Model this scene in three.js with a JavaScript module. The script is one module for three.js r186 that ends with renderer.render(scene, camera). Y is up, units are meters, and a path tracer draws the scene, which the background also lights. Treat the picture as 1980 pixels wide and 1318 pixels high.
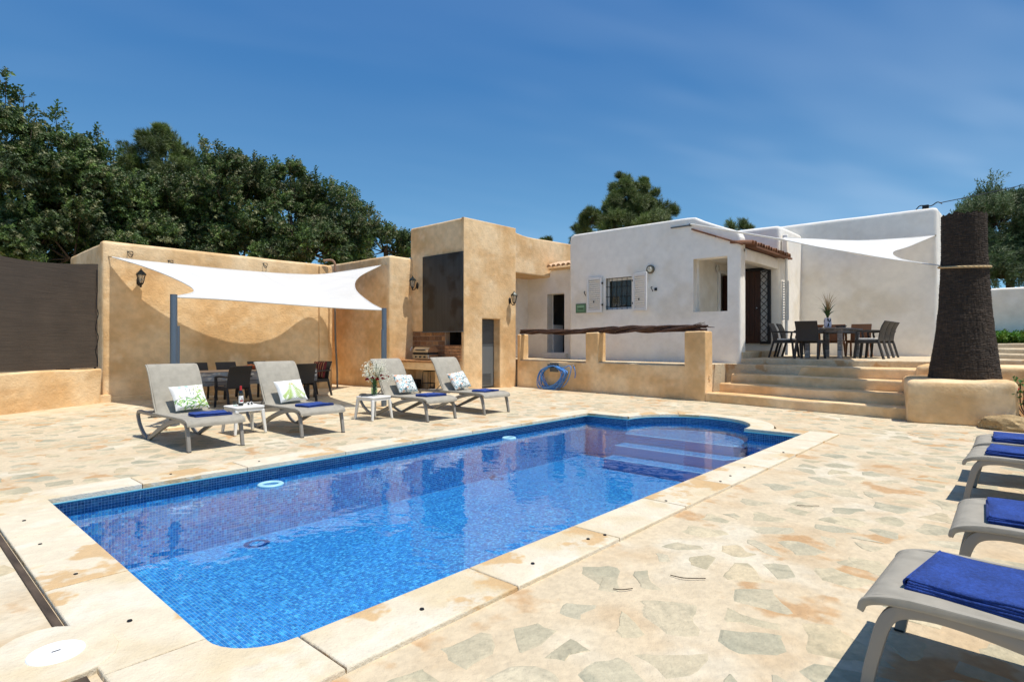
import * as THREE from 'three';
import { mergeGeometries, mergeVertices, toCreasedNormals } from 'three/addons/utils/BufferGeometryUtils.js';
import { RoundedBoxGeometry } from 'three/addons/geometries/RoundedBoxGeometry.js';

// ------------------------------------------------------------------ camera, sky, sun, exposure
const scene = new THREE.Scene();
const EYE = 1.40, FPX = 1120, CX = 990, CY = 661, YAW = Math.atan2(1007, 1120);
const camera = new THREE.PerspectiveCamera(2 * Math.atan(659 / FPX) * 180 / Math.PI, 1980 / 1318, 0.05, 900);
camera.position.set(0, EYE, 0);
camera.lookAt(Math.cos(YAW), EYE + (CY - 659) / FPX, -Math.sin(YAW));
const renderer = new THREE.WebGLRenderer({ antialias: true });
renderer.toneMapping = THREE.LinearToneMapping;
renderer.toneMappingExposure = 1.03;
renderer.shadowMap.enabled = true;
const SUN = new THREE.Vector3(0.07, 1, 0.335).normalize();
const sun = new THREE.DirectionalLight(new THREE.Color(1.0, 0.955, 0.88), 4.6);
sun.position.copy(SUN).multiplyScalar(60).add(new THREE.Vector3(8, 0, -8));
sun.target.position.set(8, 0, -8);
sun.castShadow = true;
Object.assign(sun.shadow.camera, { left: -30, right: 30, top: 30, bottom: -30, near: 1, far: 140 });
sun.shadow.mapSize.set(4096, 4096);
scene.add(sun, sun.target);

// ------------------------------------------------------------------ random numbers and noise
function rng(seed) { let s = seed >>> 0; return () => { s = (s + 0x6d2b79f5) | 0; let t = Math.imul(s ^ (s >>> 15), 1 | s); t = (t + Math.imul(t ^ (t >>> 7), 61 | t)) ^ t; return ((t ^ (t >>> 14)) >>> 0) / 4294967296; }; }
const hash = (x, y, z) => { let h = (Math.imul(x, 374761393) + Math.imul(y, 668265263) + Math.imul(z, 1274126177)) | 0; h = Math.imul(h ^ (h >>> 13), 1274126177); return ((h ^ (h >>> 16)) >>> 0) / 4294967296; };
const sm = (t) => t * t * (3 - 2 * t), mix = (a, b, t) => a + (b - a) * t, clamp = (v, a = 0, b = 1) => Math.min(b, Math.max(a, v));
const step = (a, b, v) => sm(clamp((v - a) / (b - a)));
function noise2(x, y, px, py, seed) {           // periodic value noise
  const xi = Math.floor(x), yi = Math.floor(y), fx = sm(x - xi), fy = sm(y - yi);
  const X = ((xi % px) + px) % px, Y = ((yi % py) + py) % py, X1 = (X + 1) % px, Y1 = (Y + 1) % py;
  return mix(mix(hash(X, Y, seed), hash(X1, Y, seed), fx), mix(hash(X, Y1, seed), hash(X1, Y1, seed), fx), fy);
}
function fbm(u, v, f, oct, seed, fy = f) { let s = 0, a = 0.5, t = 0; for (let o = 0; o < oct; o++) { s += a * noise2(u * f, v * fy, f, fy, seed + o * 17); t += a; a *= 0.5; f *= 2; fy *= 2; } return s / t; }
function noise3(x, y, z, seed) {
  const xi = Math.floor(x), yi = Math.floor(y), zi = Math.floor(z), fx = sm(x - xi), fy = sm(y - yi), fz = sm(z - zi);
  const h = (a, b, c) => hash(xi + a, (yi + b) * 31 + (zi + c) * 1013, seed);
  return mix(mix(mix(h(0, 0, 0), h(1, 0, 0), fx), mix(h(0, 1, 0), h(1, 1, 0), fx), fy), mix(mix(h(0, 0, 1), h(1, 0, 1), fx), mix(h(0, 1, 1), h(1, 1, 1), fx), fy), fz);
}

// ------------------------------------------------------------------ sky: clear deep blue with thin streaks of cirrus
{
  const W = 1536, Hh = 768, d = new Float32Array(W * Hh * 4);
  for (let j = 0; j < Hh; j++) {
    const el = ((j + 0.5) / Hh - 0.5) * Math.PI, y = Math.sin(el);
    for (let i = 0; i < W; i++) {
      const az = ((i + 0.5) / W - 0.5) * 2 * Math.PI, x = Math.cos(el) * Math.cos(az), z = Math.cos(el) * Math.sin(az);
      const h = Math.max(0, y), k = Math.pow(1 - h, 4.0);
      let r = mix(0.024, 0.34, k), g = mix(0.146, 0.70, k), b = mix(0.43, 0.98, k);
      const s = x * SUN.x + y * SUN.y + z * SUN.z, glow = Math.pow(Math.max(0, s), 14) * 0.45;
      r += glow; g += glow; b += glow;
      if (y > 0.02) {
        const u = x / (y + 0.16), v = z / (y + 0.16), a = 0.5;
        const p = u * Math.cos(a) + v * Math.sin(a), q = -u * Math.sin(a) + v * Math.cos(a);
        const w1 = noise3(p * 0.8 + 3, q * 2.3, 1.5, 5), w2 = noise3(p * 2.1 + w1 * 2, q * 6.5 + w1, 4.5, 9), w3 = noise3(p * 5, q * 17 + w2 * 2, 7.5, 13), w4 = noise3(p * 0.35 + 9, q * 0.5, 2.5, 21);
        const c = step(0.34, 0.85, w1 * 0.45 + w2 * 0.33 + w3 * 0.22) * step(0.08, 0.55, w4) * 0.27 * step(0.02, 0.16, y);
        r = mix(r, 0.72, c); g = mix(g, 0.86, c); b = mix(b, 1.05, c);
      }
      d.set([r, g, b, 1], (j * W + i) * 4);
    }
  }
  const t = new THREE.DataTexture(d, W, Hh, THREE.RGBAFormat, THREE.FloatType);
  t.mapping = THREE.EquirectangularReflectionMapping; t.magFilter = THREE.LinearFilter; t.needsUpdate = true;
  scene.background = t; scene.environment = t;
}

// ------------------------------------------------------------------ helpers: points, textures, geometry, things
const US = Math.sin(YAW), UC = Math.cos(YAW);
// a pixel of the photograph and a distance along the optical axis give a point of the place
const at = (px, py, w) => { const r = (px - CX) / FPX * w; return new THREE.Vector3(r * US + w * UC, EYE - (py - CY) / FPX * w, r * UC - w * US); };
function tex(n, fn, srgb = true, m = n) {
  const d = new Uint8Array(n * m * 4);
  for (let j = 0; j < m; j++) for (let i = 0; i < n; i++) { const c = fn((i + 0.5) / n, (j + 0.5) / m); const k = (j * n + i) * 4; d[k] = clamp(c[0]) * 255; d[k + 1] = clamp(c[1]) * 255; d[k + 2] = clamp(c[2]) * 255; d[k + 3] = 255; }
  const t = new THREE.DataTexture(d, n, m, THREE.RGBAFormat); t.wrapS = t.wrapT = THREE.RepeatWrapping; t.magFilter = THREE.LinearFilter; t.minFilter = THREE.LinearMipmapLinearFilter; t.generateMipmaps = true;
  if (srgb) t.colorSpace = THREE.SRGBColorSpace; t.needsUpdate = true; return t;
}
const rep = (t, x, y = x) => { const c = t.clone(); c.repeat.set(x, y); c.needsUpdate = true; return c; };
const grey = (n, fn, m) => tex(n, (u, v) => { const g = fn(u, v); return [g, g, g]; }, false, m);
const mixc = (a, b, t) => [mix(a[0], b[0], t), mix(a[1], b[1], t), mix(a[2], b[2], t)];
const S = (h) => { const c = parseInt(h, 16); return [(c >> 16) / 255, ((c >> 8) & 255) / 255, (c & 255) / 255]; };
const std = (o) => new THREE.MeshStandardMaterial({ roughness: 0.85, ...o });
const phy = (o) => new THREE.MeshPhysicalMaterial({ roughness: 0.85, ...o });
const lin = (r, g, b) => new THREE.Color().setRGB(r, g, b);

const taken = new Map();
function numbered(n) { const k = taken.get(n) || 0; taken.set(n, k + 1); return k ? n + '_' + String(k).padStart(3, '0') : n; }
function sh(o) { o.castShadow = o.receiveShadow = true; return o; }
function thing(name, label, category, pos = [0, 0, 0], turn = 0, group) {
  const o = new THREE.Group(); o.name = numbered(name); o.position.set(...pos); o.rotation.y = turn;
  o.userData = { label, category }; if (group) o.userData.group = group; scene.add(o); return o;
}
function part(parent, name, geo, mat, label) { const m = sh(new THREE.Mesh(geo, mat)); m.name = name; if (label) m.userData.label = label; parent.add(m); return m; }
function solo(name, geo, mat, label, category, group, pos, turn = 0) {
  const m = sh(new THREE.Mesh(geo, mat)); m.name = numbered(name); m.userData = { label, category }; if (group) m.userData.group = group;
  if (pos) m.position.set(...pos); m.rotation.y = turn; scene.add(m); return m;
}
function struct(name, geo, mat, label) { const m = sh(new THREE.Mesh(geo, mat)); m.name = numbered(name); m.userData = { kind: 'structure' }; if (label) m.userData.label = label; scene.add(m); return m; }
function copyOf(o, label, pos, turn = o.rotation.y, group) {
  const c = o.clone(); c.name = numbered(o.name.replace(/_\d{3}$/, '')); c.userData = { ...o.userData, label }; if (group) c.userData.group = group;
  if (pos) c.position.set(...pos); c.rotation.set(0, turn, 0); scene.add(c); return c;
}
// uv in metres, from the axis each face looks along
function metreUV(geo, off = [0, 0, 0]) {
  const g = geo.index ? geo.toNonIndexed() : geo, p = g.attributes.position, uv = new Float32Array(p.count * 2);
  const a = new THREE.Vector3(), b = new THREE.Vector3(), c = new THREE.Vector3(), n = new THREE.Vector3();
  for (let i = 0; i < p.count; i += 3) {
    a.fromBufferAttribute(p, i); b.fromBufferAttribute(p, i + 1); c.fromBufferAttribute(p, i + 2);
    n.copy(b).sub(a).cross(c.clone().sub(a)); const x = Math.abs(n.x), y = Math.abs(n.y), z = Math.abs(n.z);
    [a, b, c].forEach((v, k) => {
      const X = v.x + off[0], Y = v.y + off[1], Z = v.z + off[2];
      const q = y >= x && y >= z ? [X, -Z] : x >= z ? [Z, Y] : [X, Y];
      uv[(i + k) * 2] = q[0]; uv[(i + k) * 2 + 1] = q[1];
    });
  }
  g.setAttribute('uv', new THREE.BufferAttribute(uv, 2)); return g;
}
// a plastered block: rounded edges, hand-worked uneven faces. Spans x0..x1 etc.; base stays where it is
function plaster(x0, x1, y0, y1, z0, z1, r = 0.06, amp = 0.012, seg = 0.3, topFn) {
  const W = x1 - x0, Hh = y1 - y0, D = z1 - z0; r = Math.min(r, W / 2.2, Hh / 2.2, D / 2.2);
  const list = (L) => { const n = Math.max(1, Math.min(60, Math.round((L - 2 * r) / seg))), o = [-L / 2, -L / 2 + r * 0.12, -L / 2 + r * 0.45, -L / 2 + r]; for (let i = 1; i < n; i++) o.push(-L / 2 + r + (L - 2 * r) * i / n); o.push(L / 2 - r, L / 2 - r * 0.45, L / 2 - r * 0.12, L / 2); return o; };
  const lx = list(W), ly = list(Hh), lz = list(D);
  let g = new THREE.BoxGeometry(W, Hh, D, lx.length - 1, ly.length - 1, lz.length - 1);
  const p = g.attributes.position, v = new THREE.Vector3(), q = new THREE.Vector3();
  for (let i = 0; i < p.count; i++) {
    v.fromBufferAttribute(p, i);
    v.set(lx[Math.round((v.x / W + 0.5) * (lx.length - 1))], ly[Math.round((v.y / Hh + 0.5) * (ly.length - 1))], lz[Math.round((v.z / D + 0.5) * (lz.length - 1))]);
    q.set(clamp(v.x, -W / 2 + r, W / 2 - r), clamp(v.y, -Hh / 2 + r, Hh / 2 - r), clamp(v.z, -D / 2 + r, D / 2 - r));
    const dir = v.clone().sub(q); if (dir.lengthSq() > 1e-12) v.copy(q).addScaledVector(dir.normalize(), r);
    v.add(new THREE.Vector3((x0 + x1) / 2, (y0 + y1) / 2, (z0 + z1) / 2));
    if (topFn) { const t = (v.y - y0) / Hh; v.y += t * topFn(v.x, v.z); }
    const n = (k) => noise3(v.x * 0.9, v.y * 0.9, v.z * 0.9, k) - 0.5 + 0.4 * (noise3(v.x * 2.7, v.y * 2.7, v.z * 2.7, k + 3) - 0.5);
    const up = Math.min(1, (v.y - y0) * 6);
    v.x += n(1) * amp * 2; v.z += n(2) * amp * 2; v.y += n(7) * amp * 2.4 * up;
    p.setXYZ(i, v.x, v.y, v.z);
  }
  g.deleteAttribute('uv'); g.deleteAttribute('normal'); g = mergeVertices(g, 1e-4); g.computeVertexNormals();
  return metreUV(g);
}
const bx = (x0, x1, y0, y1, z0, z1, r = 0.008) => metreUV(new RoundedBoxGeometry(x1 - x0, y1 - y0, z1 - z0, 1, Math.min(r, (x1 - x0) / 2.1, (y1 - y0) / 2.1, (z1 - z0) / 2.1)).translate((x0 + x1) / 2, (y0 + y1) / 2, (z0 + z1) / 2));
const cyl = (x, y0, y1, z, r0, r1 = r0, n = 16) => new THREE.CylinderGeometry(r1, r0, y1 - y0, n).translate(x, (y0 + y1) / 2, z);
const V3 = (x, y, z) => new THREE.Vector3(x, y, z);
function bar(a, b, r, n = 8, r2 = r) { const A = V3(...a), B = V3(...b), d = B.clone().sub(A), g = new THREE.CylinderGeometry(r2, r, d.length(), n); g.applyQuaternion(new THREE.Quaternion().setFromUnitVectors(V3(0, 1, 0), d.normalize())); const c = A.add(B).multiplyScalar(0.5); return g.translate(c.x, c.y, c.z); }
function rod(a, b, w, h) { const A = V3(...a), B = V3(...b), d = B.clone().sub(A), g = new RoundedBoxGeometry(w, d.length(), h, 1, Math.min(w, h) * 0.25); g.applyQuaternion(new THREE.Quaternion().setFromUnitVectors(V3(0, 1, 0), d.normalize())); const c = A.add(B).multiplyScalar(0.5); return g.translate(c.x, c.y, c.z); }
const tube = (pts, r, n = 40, k = 8, closed = false) => new THREE.TubeGeometry(new THREE.CatmullRomCurve3(pts.map((p) => V3(...p)), closed), n, r, k, closed);
const merge = (...g) => mergeGeometries(g.flat().map((a) => { const b = a.index ? a.toNonIndexed() : a.clone(); for (const k of Object.keys(b.attributes)) if (!['position', 'normal', 'uv'].includes(k)) b.deleteAttribute(k); if (!b.attributes.uv) b.setAttribute('uv', new THREE.BufferAttribute(new Float32Array(b.attributes.position.count * 2), 2)); return b; }));
// a flat polygon given as [x, z] pairs, raised to a slab
function slab(pts, y0, y1, bev = 0, holes = []) {
  const s = new THREE.Shape(pts.map((p) => new THREE.Vector2(p[0], -p[1]))); holes.forEach((h) => s.holes.push(new THREE.Path(h.map((p) => new THREE.Vector2(p[0], -p[1])))));
  const g = new THREE.ExtrudeGeometry(s, { depth: y1 - y0 - 2 * bev, bevelEnabled: bev > 0, bevelSize: bev, bevelOffset: -bev, bevelThickness: bev, bevelSegments: 3, curveSegments: 12 });
  g.rotateX(-Math.PI / 2); g.translate(0, y0 + bev, 0); return metreUV(g);
}
// an upright wall sheet: outline in (z, y), at x0..x1, with holes
function sheetX(pts, x0, x1, holes = [], bev = 0.03) {
  const s = new THREE.Shape(pts.map((p) => new THREE.Vector2(-p[0], p[1]))); holes.forEach((h) => s.holes.push(new THREE.Path(h.map((p) => new THREE.Vector2(-p[0], p[1])))));
  const g = new THREE.ExtrudeGeometry(s, { depth: x1 - x0 - 2 * bev, bevelEnabled: true, bevelSize: bev, bevelOffset: -bev, bevelThickness: bev, bevelSegments: 3 });
  g.rotateY(Math.PI / 2); g.translate(x0 + bev, 0, 0); return metreUV(g);
}
const rect = (z0, z1, y0, y1) => [[z0, y0], [z1, y0], [z1, y1], [z0, y1]];
// a curved strip of even width, seen from the side: centre line in (z, y) with half thickness, running across x0..x1
function ribbon(pts, x0, x1, n = 40) {
  const c = new THREE.CatmullRomCurve3(pts.map((p) => V3(p[2], p[1], p[0])), false, 'centripetal');
  const L = [], R = [];
  for (let i = 0; i <= n; i++) {
    const p = c.getPoint(i / n), t = c.getTangent(i / n), m = Math.hypot(t.y, t.z) || 1;
    L.push([p.z - t.y / m * p.x, p.y + t.z / m * p.x]); R.push([p.z + t.y / m * p.x, p.y - t.z / m * p.x]);
  }
  const s = new THREE.Shape([...L, ...R.reverse()].map((p) => new THREE.Vector2(-p[0], p[1])));
  const w = x1 - x0, b = Math.min(0.006, w / 4);
  const g = new THREE.ExtrudeGeometry(s, { depth: w - 2 * b, bevelEnabled: true, bevelSize: b, bevelOffset: -b, bevelThickness: b, bevelSegments: 2 });
  g.rotateY(Math.PI / 2); g.translate(x0 + b, 0, 0); return toCreasedNormals(metreUV(g), 0.6);
}

// ------------------------------------------------------------------ materials
const stuccoBump = grey(512, (u, v) => 0.5 * fbm(u, v, 60, 3, 3) + 0.35 * fbm(u, v, 14, 3, 8) + 0.15 * hash(Math.floor(u * 512), Math.floor(v * 512), 2));
const bump = (r, s) => ({ bumpMap: rep(stuccoBump, r), bumpScale: s });
const creamTex = tex(1024, (u, v) => {
  const a = fbm(u, v, 4, 5, 11), b = fbm(u, v, 9, 5, 23), c = fbm(u, v, 30, 4, 31), d = fbm(u, v, 3, 4, 47, 8);
  let k = mixc(S('dcc39c'), S('cdab7c'), step(0.35, 0.72, a));
  k = mixc(k, S('e6d3b2'), step(0.5, 0.8, b) * 0.6); k = mixc(k, S('b98d5a'), step(0.58, 0.8, d) * 0.35);
  const g = 0.93 + 0.14 * c; return [k[0] * g, k[1] * g, k[2] * g];
});
const M = {};
M.cream = std({ color: lin(1.16, 1.09, 1.01), map: rep(creamTex, 0.28), ...bump(0.5, 0.012), roughness: 0.93 });

const whiteTex = tex(512, (u, v) => { const a = fbm(u, v, 4, 5, 61), b = fbm(u, v, 26, 4, 67), d = fbm(u, v, 6, 4, 71, 2); const k = mixc(S('f7f1e6'), S('e9dfcd'), step(0.45, 0.8, a) * 0.8 + step(0.6, 0.85, d) * 0.3); const g = 0.965 + 0.06 * b; return [k[0] * g, k[1] * g, k[2] * g]; });
M.white = std({ map: rep(whiteTex, 0.3), ...bump(0.5, 0.008), roughness: 0.9 });
const mortarTex = tex(1024, (u, v) => {
  const a = fbm(u, v, 5, 5, 81), b = fbm(u, v, 16, 5, 83), c = fbm(u, v, 90, 2, 85), r = fbm(u, v, 8, 5, 91), p = fbm(u, v, 6, 5, 93);
  let k = mixc(S('ecd8b6'), S('e0c39b'), step(0.4, 0.75, a) * 0.8); k = mixc(k, S('f6ebd2'), step(0.5, 0.8, p) * 0.75);
  k = mixc(k, S('cf9f6c'), step(0.57, 0.70, r) * step(0.42, 0.58, b) * 0.7);
  const g = 0.93 + 0.1 * c + 0.06 * (b - 0.5); return [k[0] * g, k[1] * g, k[2] * g];
});
M.mortar = std({ color: lin(0.765, 0.76, 0.745), map: rep(mortarTex, 0.31), ...bump(0.7, 0.012), roughness: 0.95 });
const stoneTex = tex(1024, (u, v) => {
  const a = fbm(u, v, 5, 5, 101), s = fbm(u, v, 6, 5, 103, 30), c = fbm(u, v, 70, 3, 105), m = fbm(u, v, 9, 5, 107);
  let k = mixc(S('dfd2b4'), S('cdc5aa'), step(0.35, 0.7, a)); k = mixc(k, S('bdb59b'), step(0.55, 0.8, s) * 0.6); k = mixc(k, S('eedfbf'), step(0.50, 0.66, m) * 0.8);
  const g = 0.92 + 0.14 * c; return [k[0] * g, k[1] * g, k[2] * g];
});
M.stones = [[1.05, 1.03, 0.98], [1.1, 1.05, 0.97], [0.93, 0.93, 0.88], [1.1, 1.05, 0.95], [1.0, 0.97, 0.90], [1.08, 1.0, 0.88]].map((c, i) => { const t = rep(stoneTex, 0.55); t.rotation = i * 0.9; t.offset.set(i * 0.17, i * 0.31); return std({ map: t, color: lin(c[0] * 0.69, c[1] * 0.70, c[2] * 0.71), ...bump(1.1, 0.01), roughness: 0.8 }); });
const copeTex = tex(1024, (u, v) => {
  const a = fbm(u, v, 5, 5, 121), b = fbm(u, v, 40, 3, 123), c = hash(Math.floor(u * 1024), Math.floor(v * 1024), 7), r = fbm(u, v, 4, 6, 127), e = fbm(u, v, 10, 5, 129);
  let k = mixc(S('efe0c2'), S('e7d3ac'), step(0.4, 0.7, a)); k = mixc(k, S('f4ead2'), step(0.55, 0.75, e) * 0.7);
  k = mixc(k, S('d9b17a'), step(0.545, 0.61, r * 0.72 + e * 0.16 + b * 0.12) * 0.8);
  const g = 0.93 + 0.08 * b + 0.06 * c; return [k[0] * g, k[1] * g, k[2] * g];
});
M.coping = [0, 1, 2, 3].map((i) => { const t = rep(copeTex, 0.45); t.offset.set(i * 0.27, i * 0.43); t.rotation = i * 0.3; return std({ color: lin(0.80, 0.80, 0.81), map: t, ...bump(1.2, 0.008), roughness: 0.9 }); });
M.grout = std({ color: lin(0.36, 0.60, 0.80), roughness: 0.7 });
M.tile = phy({ color: 0xffffff, roughness: 0.22, specularIntensity: 0.6 });
const rippleTex = grey(512, (u, v) => 0.55 * fbm(u, v, 7, 3, 141) + 0.3 * fbm(u, v, 18, 3, 143, 12) + 0.15 * fbm(u, v, 40, 2, 147));
M.water = phy({ color: lin(0.84, 0.97, 1.0), transmission: 1, thickness: 0, roughness: 0.0, ior: 1.33, bumpMap: rep(rippleTex, 0.3), bumpScale: 0.007 });
M.earth = std({ map: rep(tex(512, (u, v) => { const a = fbm(u, v, 8, 5, 151), b = fbm(u, v, 60, 3, 153); const k = mixc(S('8a7350'), S('6d6a40'), step(0.4, 0.65, a)); return k.map((c) => c * (0.8 + 0.4 * b)); }), 0.2), roughness: 1 });
M.frame = std({ color: lin(0.27, 0.25, 0.215), roughness: 0.5 });
const weave = grey(256, (u, v) => 0.5 + 0.25 * Math.sin(u * Math.PI * 2 * 64) + 0.25 * Math.sin(v * Math.PI * 2 * 64));
const slingTex = tex(256, (u, v) => { const g = 0.9 + 0.12 * fbm(u, v, 10, 3, 161) ; return [0.69 * g, 0.66 * g, 0.595 * g]; });
M.sling = std({ map: rep(slingTex, 2), bumpMap: rep(weave, 6), bumpScale: 0.0015, roughness: 0.75 });
const terry = grey(512, (u, v) => 0.6 * fbm(u, v, 128, 2, 171) + 0.4 * fbm(u, v, 20, 3, 173));
M.towel = phy({ map: rep(tex(256, (u, v) => { const a = fbm(u, v, 50, 3, 175), b = fbm(u, v, 5, 4, 177); const g = 0.75 + 0.35 * a + 0.3 * (b - 0.5); return [0.18 * g, 0.30 * g, 0.60 * g]; }), 2.2), bumpMap: rep(terry, 3), bumpScale: 0.006, roughness: 1, sheen: 0.4, sheenColor: lin(0.25, 0.3, 0.7), sheenRoughness: 0.6 });
M.whitePlastic = std({ color: lin(0.82, 0.80, 0.74), roughness: 0.45 });
M.wicker = std({ color: lin(0.032, 0.028, 0.026), bumpMap: rep(grey(256, (u, v) => { const c = (Math.floor(u * 32) + Math.floor(v * 32)) % 2; return c ? 0.5 + 0.5 * Math.abs(Math.sin(u * 32 * Math.PI)) : 0.5 + 0.5 * Math.abs(Math.sin(v * 32 * Math.PI)); }), 2.5), bumpScale: 0.006, roughness: 0.55 });
M.brownPlastic = std({ color: lin(0.22, 0.085, 0.03), roughness: 0.55 });
M.steel = std({ color: lin(0.17, 0.21, 0.25), metalness: 0.55, roughness: 0.42, bumpMap: rep(stuccoBump, 2), bumpScale: 0.002 });
M.iron = std({ color: lin(0.018, 0.018, 0.02), roughness: 0.45, metalness: 0.4 });
M.bronze = std({ color: lin(0.03, 0.035, 0.03), roughness: 0.4, metalness: 0.5 });
M.lampGlass = phy({ color: lin(0.85, 0.82, 0.74), transmission: 0.75, thickness: 0, roughness: 0.15 });
M.pane = phy({ specularIntensity: 0.45, color: lin(0.9, 0.95, 0.95), transmission: 1, thickness: 0, roughness: 0.02, ior: 1.5 });
M.dark = std({ color: lin(0.02, 0.019, 0.018), roughness: 0.9 });
M.room = std({ color: lin(0.28, 0.26, 0.24), roughness: 0.95 });
M.whitePaint = std({ color: lin(0.78, 0.77, 0.74), roughness: 0.55, bumpMap: rep(stuccoBump, 3), bumpScale: 0.002 });
M.sail = phy({ map: rep(tex(256, (u, v) => { const a = fbm(u, v, 6, 4, 181), b = fbm(u, v, 60, 2, 183); const sm_ = Math.abs(u - 0.5) < 0.008 ? 0.93 : 1, g = (0.95 + 0.03 * b - 0.05 * a) * sm_; return [0.97 * g, 0.96 * g, 0.93 * g]; }), 0.5), transmission: 0.45, thickness: 0, roughness: 1, bumpMap: rep(weave, 10), bumpScale: 0.001 });
const barkTex = tex(512, (u, v) => { const r = fbm(u, v, 8, 4, 191, 60), c = fbm(u, v, 60, 3, 193, 12), a = fbm(u, v, 4, 4, 195); const g = 0.13 + 0.14 * r * r + 0.045 * step(0.45, 0.85, c) * a * 2; const w = 1.05; return [g * 1.22 * w, g * 1.0 * w, g * 0.80 * w]; });
M.palm = std({ map: rep(barkTex, 1.3, 1.0), bumpMap: rep(grey(512, (u, v) => fbm(u, v, 6, 4, 191, 64)), 1.3, 1.0), bumpScale: 0.018, roughness: 0.95 });
const vineTex = tex(256, (u, v) => { const r = fbm(u, v, 40, 3, 201, 4), a = fbm(u, v, 6, 4, 203); const k = mixc(S('5b3b2a'), S('2f211b'), r); return mixc(k, S('8b5c3c'), step(0.6, 0.8, a) * 0.6); });
M.vine = std({ map: vineTex, bumpMap: grey(256, (u, v) => fbm(u, v, 40, 3, 201, 4)), bumpScale: 0.01, roughness: 0.9 });
M.wood = std({ map: rep(tex(256, (u, v) => { const r = fbm(u, v, 30, 4, 211, 3); return mixc(S('4a2614'), S('2b150b'), r); }), 1.2), roughness: 0.5 });
M.bark = std({ map: rep(tex(256, (u, v) => { const r = fbm(u, v, 24, 4, 221, 5); return mixc(S('6a5a4a'), S('352b22'), r); }), 1), roughness: 1 });
const brickTex = tex(256, (u, v) => { const a = fbm(u, v, 6, 4, 231), b = fbm(u, v, 40, 3, 233); const k = mixc(S('b98e62'), S('8e6545'), a); return k.map((c) => c * (0.8 + 0.35 * b)); });
M.bricks = [[1, 1, 1], [0.8, 0.72, 0.68], [1.15, 1.08, 0.95], [0.6, 0.55, 0.55]].map((c, i) => { const t = rep(brickTex, 2); t.offset.set(i * 0.3, 0.2 * i); return std({ map: t, color: lin(...c), ...bump(2, 0.01), roughness: 0.95 }); });
M.paleBricks = [[1.5, 1.5, 1.45], [1.35, 1.3, 1.2], [1.6, 1.62, 1.6]].map((c, i) => { const t = rep(brickTex, 2); t.offset.set(i * 0.23, 0.4 * i); return std({ map: t, color: lin(...c), ...bump(2, 0.01), roughness: 0.95 }); });
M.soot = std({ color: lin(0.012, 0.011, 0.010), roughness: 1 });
M.terracotta = [[0.25, 0.115, 0.06], [0.19, 0.085, 0.045], [0.32, 0.16, 0.09]].map((c) => std({ color: lin(...c), ...bump(3, 0.006), roughness: 0.9 }));
M.paleTile = std({ color: lin(0.62, 0.42, 0.26), ...bump(3, 0.006), roughness: 0.9 });
M.hood = std({ map: rep(tex(512, (u, v) => { const a = fbm(u, v, 3, 5, 241), s = fbm(u, v, 40, 2, 243, 2), b = fbm(u, v, 5, 5, 247); const k = mixc(S('4b4d4c'), S('38393a'), a); const q = mixc(k, S('2b221b'), step(0.5, 0.75, b) * 0.7); return q.map((c) => c * (0.9 + 0.2 * s)); }), 0.4), metalness: 0.5, roughness: 0.45 });
M.galv = std({ color: lin(0.11, 0.125, 0.135), metalness: 0.35, roughness: 0.5, bumpMap: rep(stuccoBump, 2), bumpScale: 0.002 });
M.chrome = std({ color: lin(0.6, 0.6, 0.6), metalness: 1, roughness: 0.2 });
M.hose = std({ color: lin(0.07, 0.25, 0.62), roughness: 0.45 });
M.net = std({ map: rep(tex(512, (u, v) => { const r = fbm(u, v, 5, 3, 251, 130), a = fbm(u, v, 5, 4, 253), h = hash(Math.floor(u * 512), Math.floor(v * 512), 5); const g = 0.215 + 0.05 * r + 0.05 * (a - 0.5) + 0.05 * h; return [g * 1.14, g, g * 0.86]; }), 0.5), bumpMap: rep(grey(256, (u, v) => fbm(u, v, 4, 2, 255, 120)), 1), bumpScale: 0.0025, roughness: 0.95 });
M.rock = std({ map: rep(tex(256, (u, v) => { const a = fbm(u, v, 6, 5, 261), b = fbm(u, v, 30, 3, 263); return mixc(S('d9bd8c'), S('9a7d55'), a).map((c) => c * (0.8 + 0.3 * b)); }), 1.5), roughness: 1, ...bump(2, 0.02) });
const greyWood = tex(512, (u, v) => { const pl = Math.floor(v * 6), r = fbm(u, (v * 1.0), 6, 5, 271 + pl, 90), a = fbm(u, v, 9, 5, 273), e = Math.abs(v * 6 - pl - 0.5) > 0.47 ? 0.5 : 1, o = hash(pl, 3, 9); let k = mixc(S('b9ada0'), S('6f6a6c'), r); k = mixc(k, S('8fa0ae'), step(0.5, 0.7, a) * 0.6); k = mixc(k, S('d8cdbd'), step(0.62, 0.75, fbm(u, v, 12, 4, 275, 40))); return k.map((c) => c * (0.8 + 0.3 * o) * e); });
M.greyWood = std({ map: rep(greyWood, 0.8), roughness: 0.75 });
M.clothTop = std({ color: lin(0.5, 0.36, 0.24), roughness: 0.8 });
M.leaf = phy({ color: 0xffffff, roughness: 0.58, specularIntensity: 0.6, transmission: 0.42, thickness: 0, side: THREE.DoubleSide });
M.needle = phy({ color: 0xffffff, roughness: 0.6, transmission: 0.2, thickness: 0, side: THREE.DoubleSide });
M.green = std({ color: lin(0.06, 0.13, 0.03), roughness: 0.7 });
M.rope = std({ color: lin(0.55, 0.40, 0.22), roughness: 1, bumpMap: rep(grey(64, (u, v) => 0.5 + 0.5 * Math.sin((u * 8 + v) * Math.PI * 2)), 4), bumpScale: 0.01 });

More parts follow.
